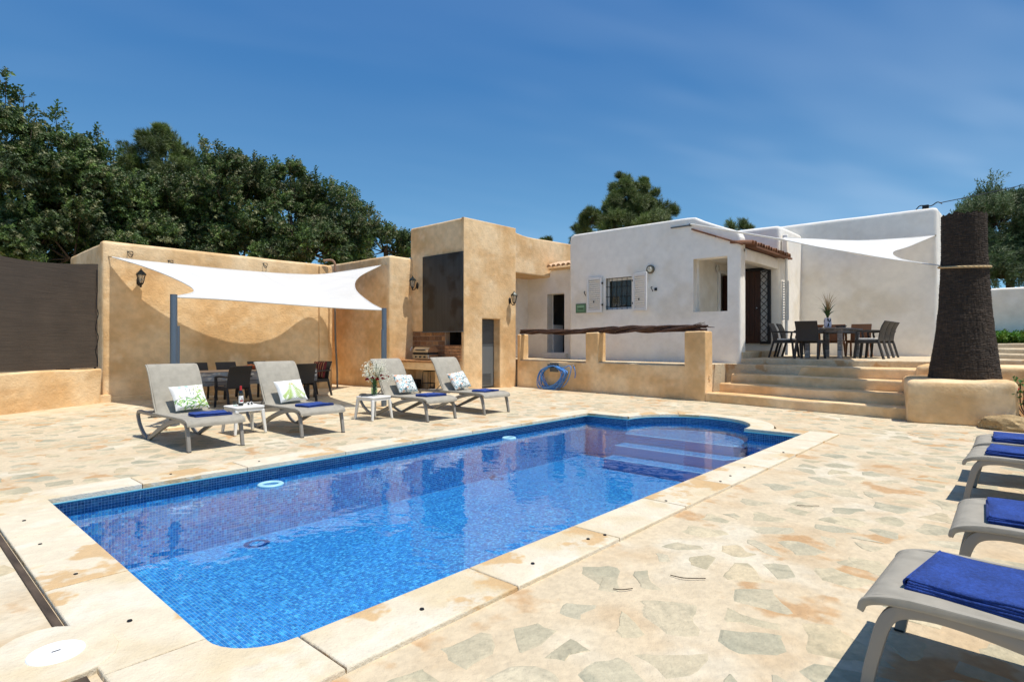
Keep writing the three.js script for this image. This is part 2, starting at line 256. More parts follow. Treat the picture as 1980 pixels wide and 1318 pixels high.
// ------------------------------------------------------------------ layout
const PX0 = 1.05, PX1 = 9.32, PZ0 = -6.41, PZ1 = -2.555, CT = 0.03, WL = -0.115, FLOOR = -0.78;
const AC = [9.40, -4.47], AR = 1.06;                                // the round bay at the far end of the pool
const AN = 20;
function bay(r, x = PX1) { const o = [], h = Math.acos(clamp((x - AC[0]) / r, -1, 1)); for (let i = 0; i <= AN; i++) { const t = -h + 2 * h * i / AN; o.push([AC[0] + Math.cos(t) * r, AC[1] + Math.sin(t) * r]); } return o; }   // from -z to +z
const nearCorner = []; for (let i = 0; i <= 8; i++) { const t = Math.PI + Math.PI / 2 * i / 8; nearCorner.push([PX0 + 0.28 + Math.cos(t) * 0.28, PZ1 - 0.28 - Math.sin(t) * 0.28]); }
const lipOutline = [[PX0, PZ0], [PX1, PZ0], ...bay(AR), [PX1, PZ1], ...nearCorner.reverse()];
const poolOutline = lipOutline.map(([x, z]) => { const c = [5.2, -4.48], o = 0.04; if (x > PX1 + 1e-6) { const d = Math.hypot(x - AC[0], z - AC[1]); return [AC[0] + (x - AC[0]) * (d + o) / d, AC[1] + (z - AC[1]) * (d + o) / d]; } const q = Math.abs(x - PX1) < 1e-6 && Math.abs(z - AC[1]) < AR + 0.01; return [x + (x > c[0] ? o : -o), q ? z + (z > AC[1] ? o : -o) : z + (z > c[1] ? o : -o)]; });
const CW = 0.40;
const copeOutline = [[PX0 - CW, PZ0 - CW], [PX1 + CW, PZ0 - CW], ...bay(AR + CW, PX1 + CW), [PX1 + CW, PZ1 + CW], [PX0 - CW, PZ1 + CW]];

// ------------------------------------------------------------------ ground and paving
struct('ground', slab([[-260, 260], [260, 260], [260, -260], [-260, -260]], -0.5, -0.04, 0, [poolOutline.map(([x, z]) => [x + (x > 5 ? 0.15 : -0.15), z + (z > -4.5 ? 0.15 : -0.15)])]), M.earth);
const paving = struct('paving', slab([[-6, 4], [24, 4], [24, -22], [-6, -22]], -0.036, 0, 0, [copeOutline.map(([x, z]) => [AC[0] + (x - AC[0]) * 0.995, AC[1] + (z - AC[1]) * 0.995])]), M.mortar);
{
  const R = rng(77), P = [], pitch = 0.33;
  for (let i = -5; i < 42; i++) for (let j = -50; j < 7; j++) P.push([(i + R() * 0.95) * pitch, (j + R() * 0.95) * pitch]);
  const inPoly = (x, z, poly) => { let c = false; for (let i = 0, j = poly.length - 1; i < poly.length; j = i++) { const [a, b] = poly[i], [d, e] = poly[j]; if ((b > z) !== (e > z) && x < (d - a) * (z - b) / (e - b) + a) c = !c; } return c; };
  const stones = [];
  P.forEach(([x, z], n) => {
    const r1 = R(), r2 = R(), r3 = R(), r4 = R();
    if (x < -1.2 || x > 13.1 || z > 1.6 || z < -15.6 || r1 < 0.13) return;
    if (x > 10.9 && z < -11.6) return;
    if (z < -12 && x < 3.8) { if (z < -14.9 + (3.6 - x) * -0.57 * -1) return; }
    let poly = []; const s0 = 0.62; for (let k = 0; k < 18; k++) { const t = k / 18 * Math.PI * 2; poly.push([x + Math.cos(t) * s0, z + Math.sin(t) * s0 * 0.8]); }
    for (const [a, b] of P) {
      const dx = a - x, dz = b - z, d = Math.hypot(dx, dz); if (d < 1e-6 || d > 1.3) continue;
      const mx = x + dx * 0.5 - dx / d * (0.022 + r2 * 0.03), mz = z + dz * 0.5 - dz / d * (0.022 + r2 * 0.03), q = [];
      for (let i = 0; i < poly.length; i++) { const A = poly[i], B = poly[(i + 1) % poly.length], da = (A[0] - mx) * dx + (A[1] - mz) * dz, db = (B[0] - mx) * dx + (B[1] - mz) * dz; if (da <= 0) q.push(A); if ((da < 0 && db > 0) || (da > 0 && db < 0)) { const t = da / (da - db); q.push([A[0] + (B[0] - A[0]) * t, A[1] + (B[1] - A[1]) * t]); } }
      poly = q; if (poly.length < 3) return;
    }
    const k = 0.56 + 0.40 * Math.sqrt(r3), sk = 0.75 + 0.5 * r1, ck = Math.cos(n), nk = Math.sin(n);
    poly = poly.map(([a, b]) => { const u = (a - x) * ck + (b - z) * nk, v = (-(a - x) * nk + (b - z) * ck) * Math.min(1, sk); return [x + (u * ck - v * nk) * k, z + (u * nk + v * ck) * k]; });
    // wavy edges
    const out = []; for (let i = 0; i < poly.length; i++) { const A = poly[i], B = poly[(i + 1) % poly.length], L = Math.hypot(A[0] - B[0], A[1] - B[1]), m = Math.max(1, Math.round(L / 0.06)); for (let t = 0; t < m; t++) out.push([mix(A[0], B[0], t / m), mix(A[1], B[1], t / m)]); }
    const pts = out.map(([a, b]) => [a + (noise3(a * 9, b * 9, 1, 31) - 0.5) * 0.085, b + (noise3(a * 9, b * 9, 5, 32) - 0.5) * 0.085]);
    if (pts.length < 4 || pts.some(([a, b]) => inPoly(a, b, copeOutline) || (a > -0.1 && a < 1 && b > -4 && b < -2.7))) return;
    const h = 0.001 + 0.0035 * r4, pos = [], m = pts.length, cx = pts.reduce((s, p) => s + p[0], 0) / m, cz = pts.reduce((s, p) => s + p[1], 0) / m;
    for (let i = 0; i < m; i++) {
      const A = pts[i], B = pts[(i + 1) % m], sh_ = (p, f) => [cx + (p[0] - cx) * f, cz + (p[1] - cz) * f], a = sh_(A, 0.86), b = sh_(B, 0.86);
      pos.push(cx, h, cz, b[0], h, b[1], a[0], h, a[1], a[0], h, a[1], b[0], h, b[1], A[0], -0.0015, A[1], A[0], -0.0015, A[1], b[0], h, b[1], B[0], -0.0015, B[1]);
    }
    const g = new THREE.BufferGeometry(); g.setAttribute('position', new THREE.Float32BufferAttribute(pos, 3)); g.computeVertexNormals();
    const w = x * UC - z * US, px = CX + FPX * (x * US + z * UC) / w, seen = w > 0.6 && px > -60 && px < 2040 && CY + FPX * EYE / w < 1420;
    const area = Math.abs(pts.reduce((s, p, i) => { const q = pts[(i + 1) % m]; return s + p[0] * q[1] - p[1] * q[0]; }, 0)) / 2;
    stones.push({ g: metreUV(g), size: seen ? area / (w * w * w) : 0, m: Math.floor(hash(n, 4, 4) * M.stones.length) });
  });
  stones.sort((a, b) => b.size - a.size);
  stones.slice(0, 300).forEach((s) => { const o = part(paving, 'flagstone', s.g, M.stones[s.m]); o.castShadow = false; });
  M.stones.forEach((m, k) => { const rest = stones.slice(300).filter((s) => s.m === k); if (rest.length) { const o = part(paving, 'far_flagstones', mergeGeometries(rest.map((s) => s.g)), m); o.userData.kind = 'stuff'; } });
}

// ------------------------------------------------------------------ pool
const pool = thing('swimming_pool', 'rectangular swimming pool lined with small blue mosaic tiles, round bay at its end', 'pool');
{
  // basin: floor, walls
  const W = []; for (let i = 0; i < poolOutline.length; i++) { const A = poolOutline[i], B = poolOutline[(i + 1) % poolOutline.length]; W.push(A[0], FLOOR, A[1], A[0], -0.032, A[1], B[0], FLOOR, B[1], B[0], FLOOR, B[1], A[0], -0.032, A[1], B[0], -0.032, B[1]); }
  const wg = new THREE.BufferGeometry(); wg.setAttribute('position', new THREE.Float32BufferAttribute(W, 3)); wg.computeVertexNormals();
  part(pool, 'basin', merge(wg, slab(poolOutline.map(([x, z]) => [x, z]), FLOOR - 0.15, FLOOR)), M.grout);
  // mosaic: every small glass tile a low block
  const R = rng(5), pitch = 0.0262, tw = 0.0220;
  const box = new THREE.BoxGeometry(tw, 0.003, tw); box.translate(0, 0.0005, 0);
  const mats = [], cols = [], m4 = new THREE.Matrix4(), qn = new THREE.Quaternion(), one = V3(1, 1, 1);
  const tone = () => { const t = R(), s = 0.85 + 0.3 * R(); const c = t < 0.26 ? [0.032, 0.19, 0.50] : t < 0.60 ? [0.045, 0.26, 0.60] : t < 0.88 ? [0.06, 0.33, 0.67] : [0.10, 0.44, 0.74]; return c.map((v) => v * s); };
  const put = (p, q) => { m4.compose(p, q, one); mats.push(m4.clone()); const c = tone(); cols.push(p.y > -0.16 ? c.map((v, i) => v * [0.5, 0.42, 0.42][i]) : c); };   // rows from just below the waterline upwards take a darker tone
  const inBay = (x, z, r) => Math.hypot(x - AC[0], z - AC[1]) < r;
  const flat = new THREE.Quaternion();
  // wide steps across the mouth of the bay, the top one filling the bay
  const zb0 = AC[1] - AR + 0.02, zb1 = AC[1] + AR - 0.02, treads = [[-0.27, PX1 - 0.08], [-0.43, PX1 - 0.45], [-0.60, PX1 - 0.82]];
  const stepY = (x, z) => { for (const [h, xe] of treads) if (x > xe && ((z > zb0 && z < zb1 - 0.5 * Math.max(0, xe + 0.25 - x)) || inBay(x, z, AR + 0.03))) return h; return FLOOR; };
  for (let x = PX0 - 0.03; x < AC[0] + AR + 0.03; x += pitch) for (let z = PZ0 - 0.03; z < PZ1 + 0.03; z += pitch) {
    if (x > PX1 + 0.03 && !inBay(x, z, AR + 0.025)) continue;
    put(V3(x, stepY(x, z) + 0.001, z), flat);
  }
  // wall tiles
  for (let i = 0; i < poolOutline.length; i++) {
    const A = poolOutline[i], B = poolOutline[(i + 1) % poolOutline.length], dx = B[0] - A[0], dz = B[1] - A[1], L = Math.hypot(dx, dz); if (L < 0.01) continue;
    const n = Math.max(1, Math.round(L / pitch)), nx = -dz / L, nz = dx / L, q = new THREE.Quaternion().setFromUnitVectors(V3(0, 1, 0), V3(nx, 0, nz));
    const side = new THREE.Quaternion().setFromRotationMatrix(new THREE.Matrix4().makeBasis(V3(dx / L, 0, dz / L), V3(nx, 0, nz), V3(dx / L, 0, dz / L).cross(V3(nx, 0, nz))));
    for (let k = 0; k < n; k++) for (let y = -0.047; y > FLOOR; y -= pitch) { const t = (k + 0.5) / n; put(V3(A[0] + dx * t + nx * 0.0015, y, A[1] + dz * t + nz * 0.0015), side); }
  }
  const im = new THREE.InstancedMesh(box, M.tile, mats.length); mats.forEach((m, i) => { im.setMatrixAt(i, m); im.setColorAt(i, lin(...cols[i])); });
  im.name = 'mosaic_tiles'; im.userData.kind = 'stuff'; sh(im); im.castShadow = false; pool.add(im);
  treads.forEach(([h, xe]) => {
    const arc = bay(AR + 0.03, PX1 + 0.03), poly = [[xe, zb0], ...arc, [xe + 0.25, zb1], [xe, zb1 - 0.125]];
    part(pool, 'entry_step', slab(poly, FLOOR, h, 0.004), std({ color: lin(0.06, 0.30, 0.6), roughness: 0.4 }));
    part(pool, 'step_nosing', merge(bar([xe, h - 0.004, zb0], [xe, h - 0.004, zb1 - 0.125], 0.012, 8), bar([xe, h - 0.004, zb1 - 0.125], [xe + 0.25, h - 0.004, zb1], 0.012, 8)), std({ color: lin(0.22, 0.46, 0.70), roughness: 0.6 }));
  });
  part(pool, 'edge_trim', merge(lipOutline.map((A, i) => { const B = lipOutline[(i + 1) % lipOutline.length]; return bar([A[0] + (5.2 - A[0]) * 0.0006, -0.027, A[1] + (-4.48 - A[1]) * 0.001], [B[0] + (5.2 - B[0]) * 0.0006, -0.027, B[1] + (-4.48 - B[1]) * 0.001], 0.009, 8); })), std({ color: lin(0.05, 0.30, 0.42), roughness: 0.35 }));
}
{
  const s = new THREE.Shape(poolOutline.map((p) => new THREE.Vector2(p[0], -p[1])));
  const g = new THREE.ShapeGeometry(s); g.rotateX(-Math.PI / 2); g.translate(0, WL, 0);
  const w = struct('water', metreUV(g), M.water, 'clear blue pool water'); w.castShadow = false;
}
// coping: separate slabs with joints
{
  const cope = thing('pool_coping', 'cream cast stone coping slabs framing the pool', 'coping');
  let n = 0; const add = (poly) => part(cope, 'coping_slab', slab(poly, -0.03, CT + (hash(n, 1, 3) - 0.5) * 0.004, 0.011), M.coping[n++ % 4]);
  const J = 0.004;
  const cuts = (a, b, k, seed) => { const o = [a]; for (let i = 1; i < k; i++) o.push(a + (b - a) * (i + (hash(i, seed, 2) - 0.5) * 0.25) / k); o.push(b); return o; };
  const ov = 0.0;
  const nx = cuts(PX0 + 0.3, PX1 + CW, 8, 1); for (let i = 0; i < 8; i++) add([[nx[i] + J, PZ1 - ov], [nx[i + 1] - J, PZ1 - ov], [nx[i + 1] - J, PZ1 + CW], [nx[i] + J, PZ1 + CW]]);
  const fx = cuts(PX0 - CW, PX1 + CW, 8, 2); for (let i = 0; i < 8; i++) add([[fx[i] + J, PZ0 - CW], [fx[i + 1] - J, PZ0 - CW], [fx[i + 1] - J, PZ0 + ov], [fx[i] + J, PZ0 + ov]]);
  const lz = cuts(PZ0 + ov, PZ1 - 0.3, 3, 3); for (let i = 0; i < 3; i++) add([[PX0 - CW, lz[i] + J], [PX0 + ov, lz[i] + J], [PX0 + ov, lz[i + 1] - J], [PX0 - CW, lz[i + 1] - J]]);
  add([[PX0 - CW, PZ1 - 0.3 + J], [PX0 + ov, PZ1 - 0.3 + J], ...nearCorner.slice().reverse(), [PX0 + 0.3 - J, PZ1 - ov], [PX0 + 0.3 - J, PZ1 + CW], [PX0 - CW, PZ1 + CW]]);
  // end, either side of the bay, and round it
  const b0 = bay(AR), zA = b0[0][1], zB = b0[AN][1];
  add([[PX1 - ov, PZ0 + ov + J], [PX1 - ov, zA - 0.0], [PX1 + CW * 0.55, zA - 0.28], [PX1 + CW, PZ0 + ov + J + 0.2], [PX1 + CW, PZ0 + ov + J]].reverse());
  add([[PX1 - ov, PZ1 - ov - J], [PX1 - ov, zB], [PX1 + CW * 0.55, zB + 0.28], [PX1 + CW, PZ1 - ov - J - 0.2], [PX1 + CW, PZ1 - ov - J]]);
  const half = Math.acos((PX1 - ov - AC[0]) / AR) - 0.06, K = 9;
  for (let i = 0; i < K; i++) { const a0 = -half + 2 * half * i / K + 0.003, a1 = -half + 2 * half * (i + 1) / K - 0.003, o = []; for (let k = 0; k <= 5; k++) { const t = mix(a0, a1, k / 5); o.push([AC[0] + Math.cos(t) * AR, AC[1] + Math.sin(t) * AR]); } for (let k = 5; k >= 0; k--) { const t = mix(a0, a1, k / 5); o.push([AC[0] + Math.cos(t) * (AR + 0.36), AC[1] + Math.sin(t) * (AR + 0.36)]); } add(o); }
  // cement pad beside the corner that carries the skimmer lid
  const pad = []; for (let i = 0; i < 20; i++) { const t = i / 20 * Math.PI * 2, q = 1 + 0.06 * Math.sin(t * 3); pad.push([0.53 + Math.cos(t) * 0.24 * q, -3.2 + Math.sin(t) * 0.30 * q]); }
  part(cope, 'skimmer_surround', slab(pad, -0.03, CT + 0.006, 0.01), M.coping[2]);
  // dark strips painted in as the shade of the groove outside the end coping
  part(cope, 'groove_shade_strip', bx(PX0 - CW - 0.045, PX0 - CW - 0.008, -0.03, 0.012, -5.9, -3.42, 0.004), M.bark); part(cope, 'groove_shade_strip', bx(PX0 - CW - 0.1, PX0 - CW - 0.04, -0.03, 0.014, -2.93, -2.2, 0.004), M.bark);
  const R = rng(31); const spot = new THREE.CylinderGeometry(0.011, 0.013, 0.006, 10);
  for (const [x, z] of [[0.8, -5.75], [0.78, -5.0], [0.82, -4.2], [0.86, -3.3], [1.9, -2.33], [2.75, -2.3], [3.35, -2.3], [3.5, -2.26], [4.6, -2.35], [5.6, -2.28], [5.9, -2.3], [6.4, -2.34], [7.6, -2.3], [3.0, -6.6], [2.1, -6.65]]) part(cope, 'screw_cap', spot.clone().translate(x, CT + 0.003, z), M.iron);
}
{
  const lid = thing('skimmer_lid', 'round white plastic skimmer lid set in the pool surround', 'lid', [0.553, CT + 0.006, -3.19]);
  part(lid, 'cover', new THREE.LatheGeometry([[0, 0.009], [0.082, 0.009], [0.084, 0.006], [0.087, 0.006], [0.089, 0.009], [0.098, 0.009], [0.104, 0.006], [0.106, 0]].map((p) => new THREE.Vector2(...p)), 48), std({ color: lin(0.85, 0.85, 0.83), roughness: 0.4 }));
  part(lid, 'finger_slot', bx(-0.016, 0.016, 0.0085, 0.0105, -0.004, 0.004, 0.001), M.dark);
  const ringM = std({ color: lin(0.35, 0.62, 0.70), roughness: 0.4 });
  const rg = new THREE.TorusGeometry(0.105, 0.028, 12, 40); rg.rotateX(Math.PI / 2); rg.scale(1, 0.6, 1);
  const r1 = solo('floating_ring', rg, ringM, 'pale blue ring floating on the water close to the mosaic wall by the loungers', 'pool ring', null, [2.86, WL + 0.004, -6.02]);
  const r2 = solo('chlorine_float', rg.clone().scale(0.85, 1, 0.85), ringM, 'small white ring floating near the far half of the pool wall', 'pool ring', null, [6.75, WL + 0.004, -6.13]);
  const inlet = thing('pool_inlet', 'round turquoise inlet grille on the pool wall at the rounded corner', 'inlet', [1.62, -0.22, PZ1 - 0.004]);
  part(inlet, 'rim', new THREE.TorusGeometry(0.075, 0.012, 8, 32), std({ color: lin(0.1, 0.6, 0.55), roughness: 0.4 }));
  for (let i = 0; i < 6; i++) part(inlet, 'grille_bar', bx(-0.065, 0.065, -0.05 + i * 0.02, -0.043 + i * 0.02, -0.006, 0.002, 0.001), std({ color: lin(0.12, 0.62, 0.56), roughness: 0.4 }));
}

// ------------------------------------------------------------------ enclosure walls, fence with net
const backWall = thing('plastered_wall', 'long ochre plastered wall behind the shaded dining area', 'wall');
part(backWall, 'wall', plaster(3.62, 9.6, -0.05, 3.76, -16.35, -16.05, 0.10, 0.014), M.cream);
part(backWall, 'return_wall', plaster(3.60, 3.9, -0.05, 3.70, -19.2, -16.2, 0.10, 0.014), M.cream);
part(backWall, 'plinth', plaster(3.72, 9.35, -0.05, 0.13, -16.06, -15.99, 0.02, 0.006), M.cream);
part(backWall, 'corner_foot', plaster(3.56, 3.80, -0.05, 0.17, -16.07, -15.95, 0.02, 0.006), M.cream);
part(backWall, 'corner_pier', plaster(9.1, 9.40, -0.05, 3.7, -16.1, -15.985, 0.03, 0.008), M.cream);
part(backWall, 'corner_plinth', plaster(9.05, 9.42, -0.05, 0.62, -16.0, -15.90, 0.03, 0.008), M.cream);
const sideWall = thing('plastered_wall', 'short ochre plastered wall joining the long wall to the barbecue chimney', 'wall');
{
  part(sideWall, 'wall', plaster(10.55, 10.87, -0.05, 4.04, -18.6, -14.46, 0.09, 0.014), M.cream);
  part(sideWall, 'alcove_wall', plaster(9.3, 10.6, -0.05, 3.9, -18.7, -18.4, 0.05, 0.01), M.cream);
  part(sideWall, 'alcove_wall', plaster(9.3, 9.6, -0.05, 3.76, -18.5, -16.3, 0.05, 0.01), M.cream);
  part(sideWall, 'end_wall', plaster(10.53, 12.2, -0.05, 4.03, -14.78, -14.45, 0.09, 0.012), M.cream);
}
for (const [x, y] of [[4.18, 3.50], [5.05, 3.38], [7.45, 3.55]]) {
  const k = thing('wall_hook', x < 5.5 ? (x < 4.5 ? 'small iron shackle on the ochre wall above the sail corner' : 'small iron shackle on the ochre wall above the lantern') : 'bare iron hook on the ochre wall above the sail', 'hook', [x, y, -16.05]);
  part(k, 'loop', tube([[-0.05, 0.06, 0.03], [-0.05, -0.01, 0.04], [0, -0.08, 0.04], [0.05, -0.01, 0.04], [0.05, 0.06, 0.03]], 0.008, 24, 6), M.iron);
  part(k, 'pin', bar([-0.06, 0.06, 0.0], [0.06, 0.06, 0.03], 0.008), M.iron);
}
{
  const low = thing('low_wall', 'low ochre plastered wall below the brown privacy net', 'wall');
  const A = [3.60, -15.9], B = [-2.2, -12.3], L = Math.hypot(A[0] - B[0], A[1] - B[1]), th = Math.atan2(-(A[1] - B[1]), A[0] - B[0]);
  const g = plaster(0, L, -0.05, 0.80, -0.28, 0, 0.05, 0.02); g.rotateY(th); g.translate(B[0], 0, B[1]); part(low, 'wall', metreUV(g), M.cream);
  const hole = new THREE.CylinderGeometry(0.05, 0.05, 0.03, 16); hole.rotateX(Math.PI / 2); hole.translate(3.75, 0.1, 0.012); hole.rotateY(th); hole.translate(B[0], 0, B[1]); part(low, 'drain_hole_disc', hole, M.vine);  // solid dark brown disc drawn for the shadowed drain hole, no opening
  const fence = thing('net_fence', 'dark brown privacy net stretched above the low wall', 'fence');
  const n = 60, m = 24, pos = [], uv = [], idx = [];
  for (let side = 0; side < 2; side++) for (let j = 0; j <= m; j++) for (let i = 0; i <= n; i++) { const u = i / n, v = j / m, sag = 0.13 * Math.sin(Math.PI * Math.min(1, Math.max(0, (u * L - (L - 3.05)) / 3))) * v; const x = u * (L - 0.02), y = 0.82 + v * (2.32 - sag + 0.05 * u), z = -0.10 - side * 0.012 + 0.03 * (noise3(x * 1.7, y * 1.3, 0, 8) - 0.5) + 0.02 * (noise3(x * 6, y * 1, 3, 9) - 0.5); pos.push(x, y, z); uv.push(x, y); }
  const row = n + 1, off = row * (m + 1); for (let j = 0; j < m; j++) for (let i = 0; i < n; i++) { const a = j * row + i, b = a + 1, c = a + row, d = c + 1; idx.push(a, b, c, b, d, c, off + a, off + c, off + b, off + b, off + c, off + d); }
  const ng = new THREE.BufferGeometry(); ng.setAttribute('position', new THREE.Float32BufferAttribute(pos, 3)); ng.setAttribute('uv', new THREE.Float32BufferAttribute(uv, 2)); ng.setIndex(idx); ng.computeVertexNormals(); ng.rotateY(th); ng.translate(B[0], 0, B[1]);
  part(fence, 'net', ng, M.net);
  for (const x of [L - 0.06, L - 3.0, L - 6.0]) { const p = bar([x, 0.7, -0.14], [x, 3.12, -0.14], 0.022, 10); p.rotateY(th); p.translate(B[0], 0, B[1]); part(fence, 'post', p, M.iron); }
  const wr = tube(Array.from({ length: 14 }, (_, i) => [L - 0.07 + 0.02 * Math.sin(i * 2.1), 0.85 + i * 0.17, -0.075 + 0.02 * Math.cos(i * 1.7)]), 0.008, 60, 5); wr.rotateY(th); wr.translate(B[0], 0, B[1]); part(fence, 'lacing_cord', wr, M.iron);
}
{
  const dp = thing('rain_pipe', 'thin rusty pipe standing in the corner of the ochre walls', 'pipe');
  part(dp, 'pipe', tube([[9.5, 3.6, -15.8], [9.5, 2.6, -15.8], [9.52, 1.4, -15.79], [9.56, 0.5, -15.77], [9.57, 0, -15.77]], 0.028, 40, 8), std({ color: lin(0.2, 0.17, 0.14), roughness: 0.7, metalness: 0.3 }));
  part(dp, 'spout', tube([[9.5, 3.55, -15.8], [9.5, 3.78, -15.8], [9.44, 3.88, -15.85], [9.2, 3.86, -15.95]], 0.035, 20, 8), std({ color: lin(0.3, 0.17, 0.1), roughness: 0.7 }));
}

// ------------------------------------------------------------------ lanterns
function lantern(pos, turn, label) {     // bracket on a wall that looks along +z, lamp hanging out in front
  const l = thing('wall_lantern', label, 'lantern', pos, turn, 'black wall lanterns');
  const plate = new THREE.CylinderGeometry(0.055, 0.065, 0.03, 6); plate.rotateX(Math.PI / 2); plate.scale(0.8, 1.7, 1); plate.translate(0, -0.06, 0.015); part(l, 'wall_plate', plate, M.iron);
  part(l, 'arm', tube([[0, -0.05, 0.02], [0, -0.13, 0.07], [0, -0.2, 0.14], [0, -0.17, 0.19]], 0.013, 20, 6), M.iron);
  const Z = 0.19;
  part(l, 'base_cup', new THREE.LatheGeometry([[0, -0.22], [0.02, -0.2], [0.018, -0.16], [0.05, -0.13], [0.055, -0.11], [0, -0.11]].map((p) => new THREE.Vector2(...p)), 6).translate(0, 0, Z), M.iron);
  part(l, 'glass', new THREE.CylinderGeometry(0.088, 0.048, 0.2, 6, 1, true).translate(0, -0.01, Z), M.lampGlass);
  for (let i = 0; i < 6; i++) { const t = i / 6 * Math.PI * 2; part(l, 'cage_bar', bar([Math.sin(t) * 0.052, -0.11, Z + Math.cos(t) * 0.052], [Math.sin(t) * 0.094, 0.09, Z + Math.cos(t) * 0.094], 0.007, 6), M.iron); }
  part(l, 'roof', toCreasedNormals(new THREE.LatheGeometry([[0.118, 0.085], [0.112, 0.105], [0.07, 0.155], [0.035, 0.185], [0.028, 0.20], [0.012, 0.21], [0.016, 0.225], [0.0, 0.25]].map((p) => new THREE.Vector2(...p)), 6), 0.5).translate(0, 0, Z), M.bronze);
  part(l, 'bulb', new THREE.SphereGeometry(0.032, 12, 10).translate(0, -0.03, Z), std({ color: lin(0.8, 0.78, 0.7), roughness: 0.3 }));
  return l;
}
lantern([4.36, 2.92, -16.05], 0, 'black wall lantern on the long ochre wall beside the sail');
lantern([11.385, 3.2, -14.18], -Math.PI / 2, 'black wall lantern on the chimney face beside the metal hood');
lantern([13.33, 2.74, -12.085], 0, 'black wall lantern above the vine rail, right of the metal cupboard door');

// ------------------------------------------------------------------ barbecue chimney
const bbq = thing('barbecue_chimney', 'tall ochre plastered barbecue chimney with dark metal hood and brick firebox', 'barbecue');
{
  const x0 = 11.39, x1 = 13.64, z0 = -14.57, z1 = -12.09;
  // shell pieces around firebox and cupboard niche
  part(bbq, 'front_wall', (() => { const v2 = (l) => l.map((p) => new THREE.Vector2(...p)), sp = new THREE.Shape(v2([[x0, -0.4], [x1, -0.4], [x1, 4.98], [x0, 4.98]])); sp.holes.push(new THREE.Path(v2([[12.145, 0.01], [12.905, 0.01], [12.905, 2.09], [12.145, 2.09]])));
    const g = new THREE.ExtrudeGeometry(sp, { depth: 0.05, bevelEnabled: true, bevelSize: 0.035, bevelOffset: -0.035, bevelThickness: 0.035, bevelSegments: 4 }); g.translate(0, 0, z1 - 0.085); return toCreasedNormals(metreUV(g), 0.7); })(), M.cream);
  part(bbq, 'chimney_stack', plaster(x0 + 0.004, x1 - 0.006, 2.15, 4.975, z0, z1 - 0.05, 0.08, 0.010), M.cream);
  part(bbq, 'side_pier', bx(12.908, x1 - 0.006, -0.05, 2.2, z0, z1 - 0.06), M.cream);
  part(bbq, 'niche_back', bx(12.1, 12.95, -0.05, 2.2, z1 - 0.62, z1 - 0.5), M.cream);
  part(bbq, 'niche_cheek', bx(12.04, 12.142, -0.05, 2.2, z1 - 0.6, z1 - 0.06), M.cream);
  part(bbq, 'rear_core', bx(x0 + 0.75, 12.06, -0.05, 2.2, z0, z1 - 0.1), M.cream);
  part(bbq, 'rear_core', bx(x0 + 0.6, 12.95, -0.05, 2.2, z0 + 0.02, z1 - 0.61), M.cream);
  // hood of sheet metal
  part(bbq, 'hood', bx(x0 - 0.035, x0 + 0.02, 1.70, 4.0, -13.9, -12.11, 0.006), M.hood);
  part(bbq, 'hood_lip', bx(x0 - 0.045, x0 + 0.03, 1.685, 1.715, -13.91, -12.10, 0.005), M.galv);
  part(bbq, 'upper_wall', bx(x0 + 0.003, x0 + 0.6, 1.73, 2.2, z0, z1 - 0.1, 0.01), M.cream);
  // firebox: dark hollow
  part(bbq, 'firebox_back', bx(x0 + 0.55, x0 + 0.6, 0.85, 1.75, z0 + 0.02, z1 - 0.1, 0.004), M.soot);
  part(bbq, 'lower_core', bx(x0 + 0.06, x0 + 0.62, -0.05, 1.30, -12.94, z1 - 0.1, 0.005), M.cream);
  // bricks, one by one
  const R = rng(91), bl = 0.27, bh = 0.125, J = 0.014;
  let row = 0; for (let y = 0.885; y < 1.70; y += bh + J, row++) { let z = -14.5 - (row % 2) * 0.14; while (z < -12.95) { const a = Math.max(z, -14.5), b = Math.min(z + bl, -12.93); if (b - a > 0.05) { const d = (R() - 0.5) * 0.012; part(bbq, 'brick', bx(x0 + 0.02 + d, x0 + 0.14, y, Math.min(y + bh, 1.70), a, b, 0.008), M.bricks[Math.floor(R() * 4)]); } z += bl + J; } }
  part(bbq, 'brick_mortar', bx(x0 + 0.032, x0 + 0.2, 0.86, 1.725, -14.52, -12.91, 0.003), std({ color: lin(0.34, 0.25, 0.17), roughness: 1 }));
  row = 0; for (let y = 0.87; y < 1.28; y += 0.085, row++) { let z = -12.92 - (row % 2) * 0.1; while (z < -12.15) { const a = Math.max(z, -12.92), b = Math.min(z + 0.2, -12.13); if (b - a > 0.04) part(bbq, 'brick', bx(x0 + 0.004 + (R() - 0.5) * 0.008, x0 + 0.08, y, y + 0.073, a, b, 0.008), M.paleBricks[Math.floor(R() * 3)]); z += 0.212; } }
  part(bbq, 'lintel_ledge', bx(x0 + 0.002, x0 + 0.6, 1.285, 1.31, -12.93, -12.13, 0.006), M.bricks[1]);
  // soot-black opening above the pale bricks
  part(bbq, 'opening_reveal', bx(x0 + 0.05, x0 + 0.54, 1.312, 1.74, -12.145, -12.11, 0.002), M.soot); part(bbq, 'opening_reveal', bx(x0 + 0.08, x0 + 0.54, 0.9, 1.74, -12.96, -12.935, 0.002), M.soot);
  // counter
  part(bbq, 'counter_top', plaster(10.62, x0 + 0.03, 0.82, 0.865, -14.44, -12.30, 0.015, 0.003), M.bricks[2]);
  part(bbq, 'counter_front', plaster(10.66, 10.78, 0.60, 0.815, -14.44, -12.32, 0.02, 0.004), M.cream);
  part(bbq, 'counter_leg', plaster(10.66, x0, -0.05, 0.81, -14.44, -14.25, 0.02, 0.004), M.cream);
  part(bbq, 'counter_leg', plaster(10.66, x0, -0.05, 0.81, -12.5, -12.32, 0.02, 0.004), M.cream);
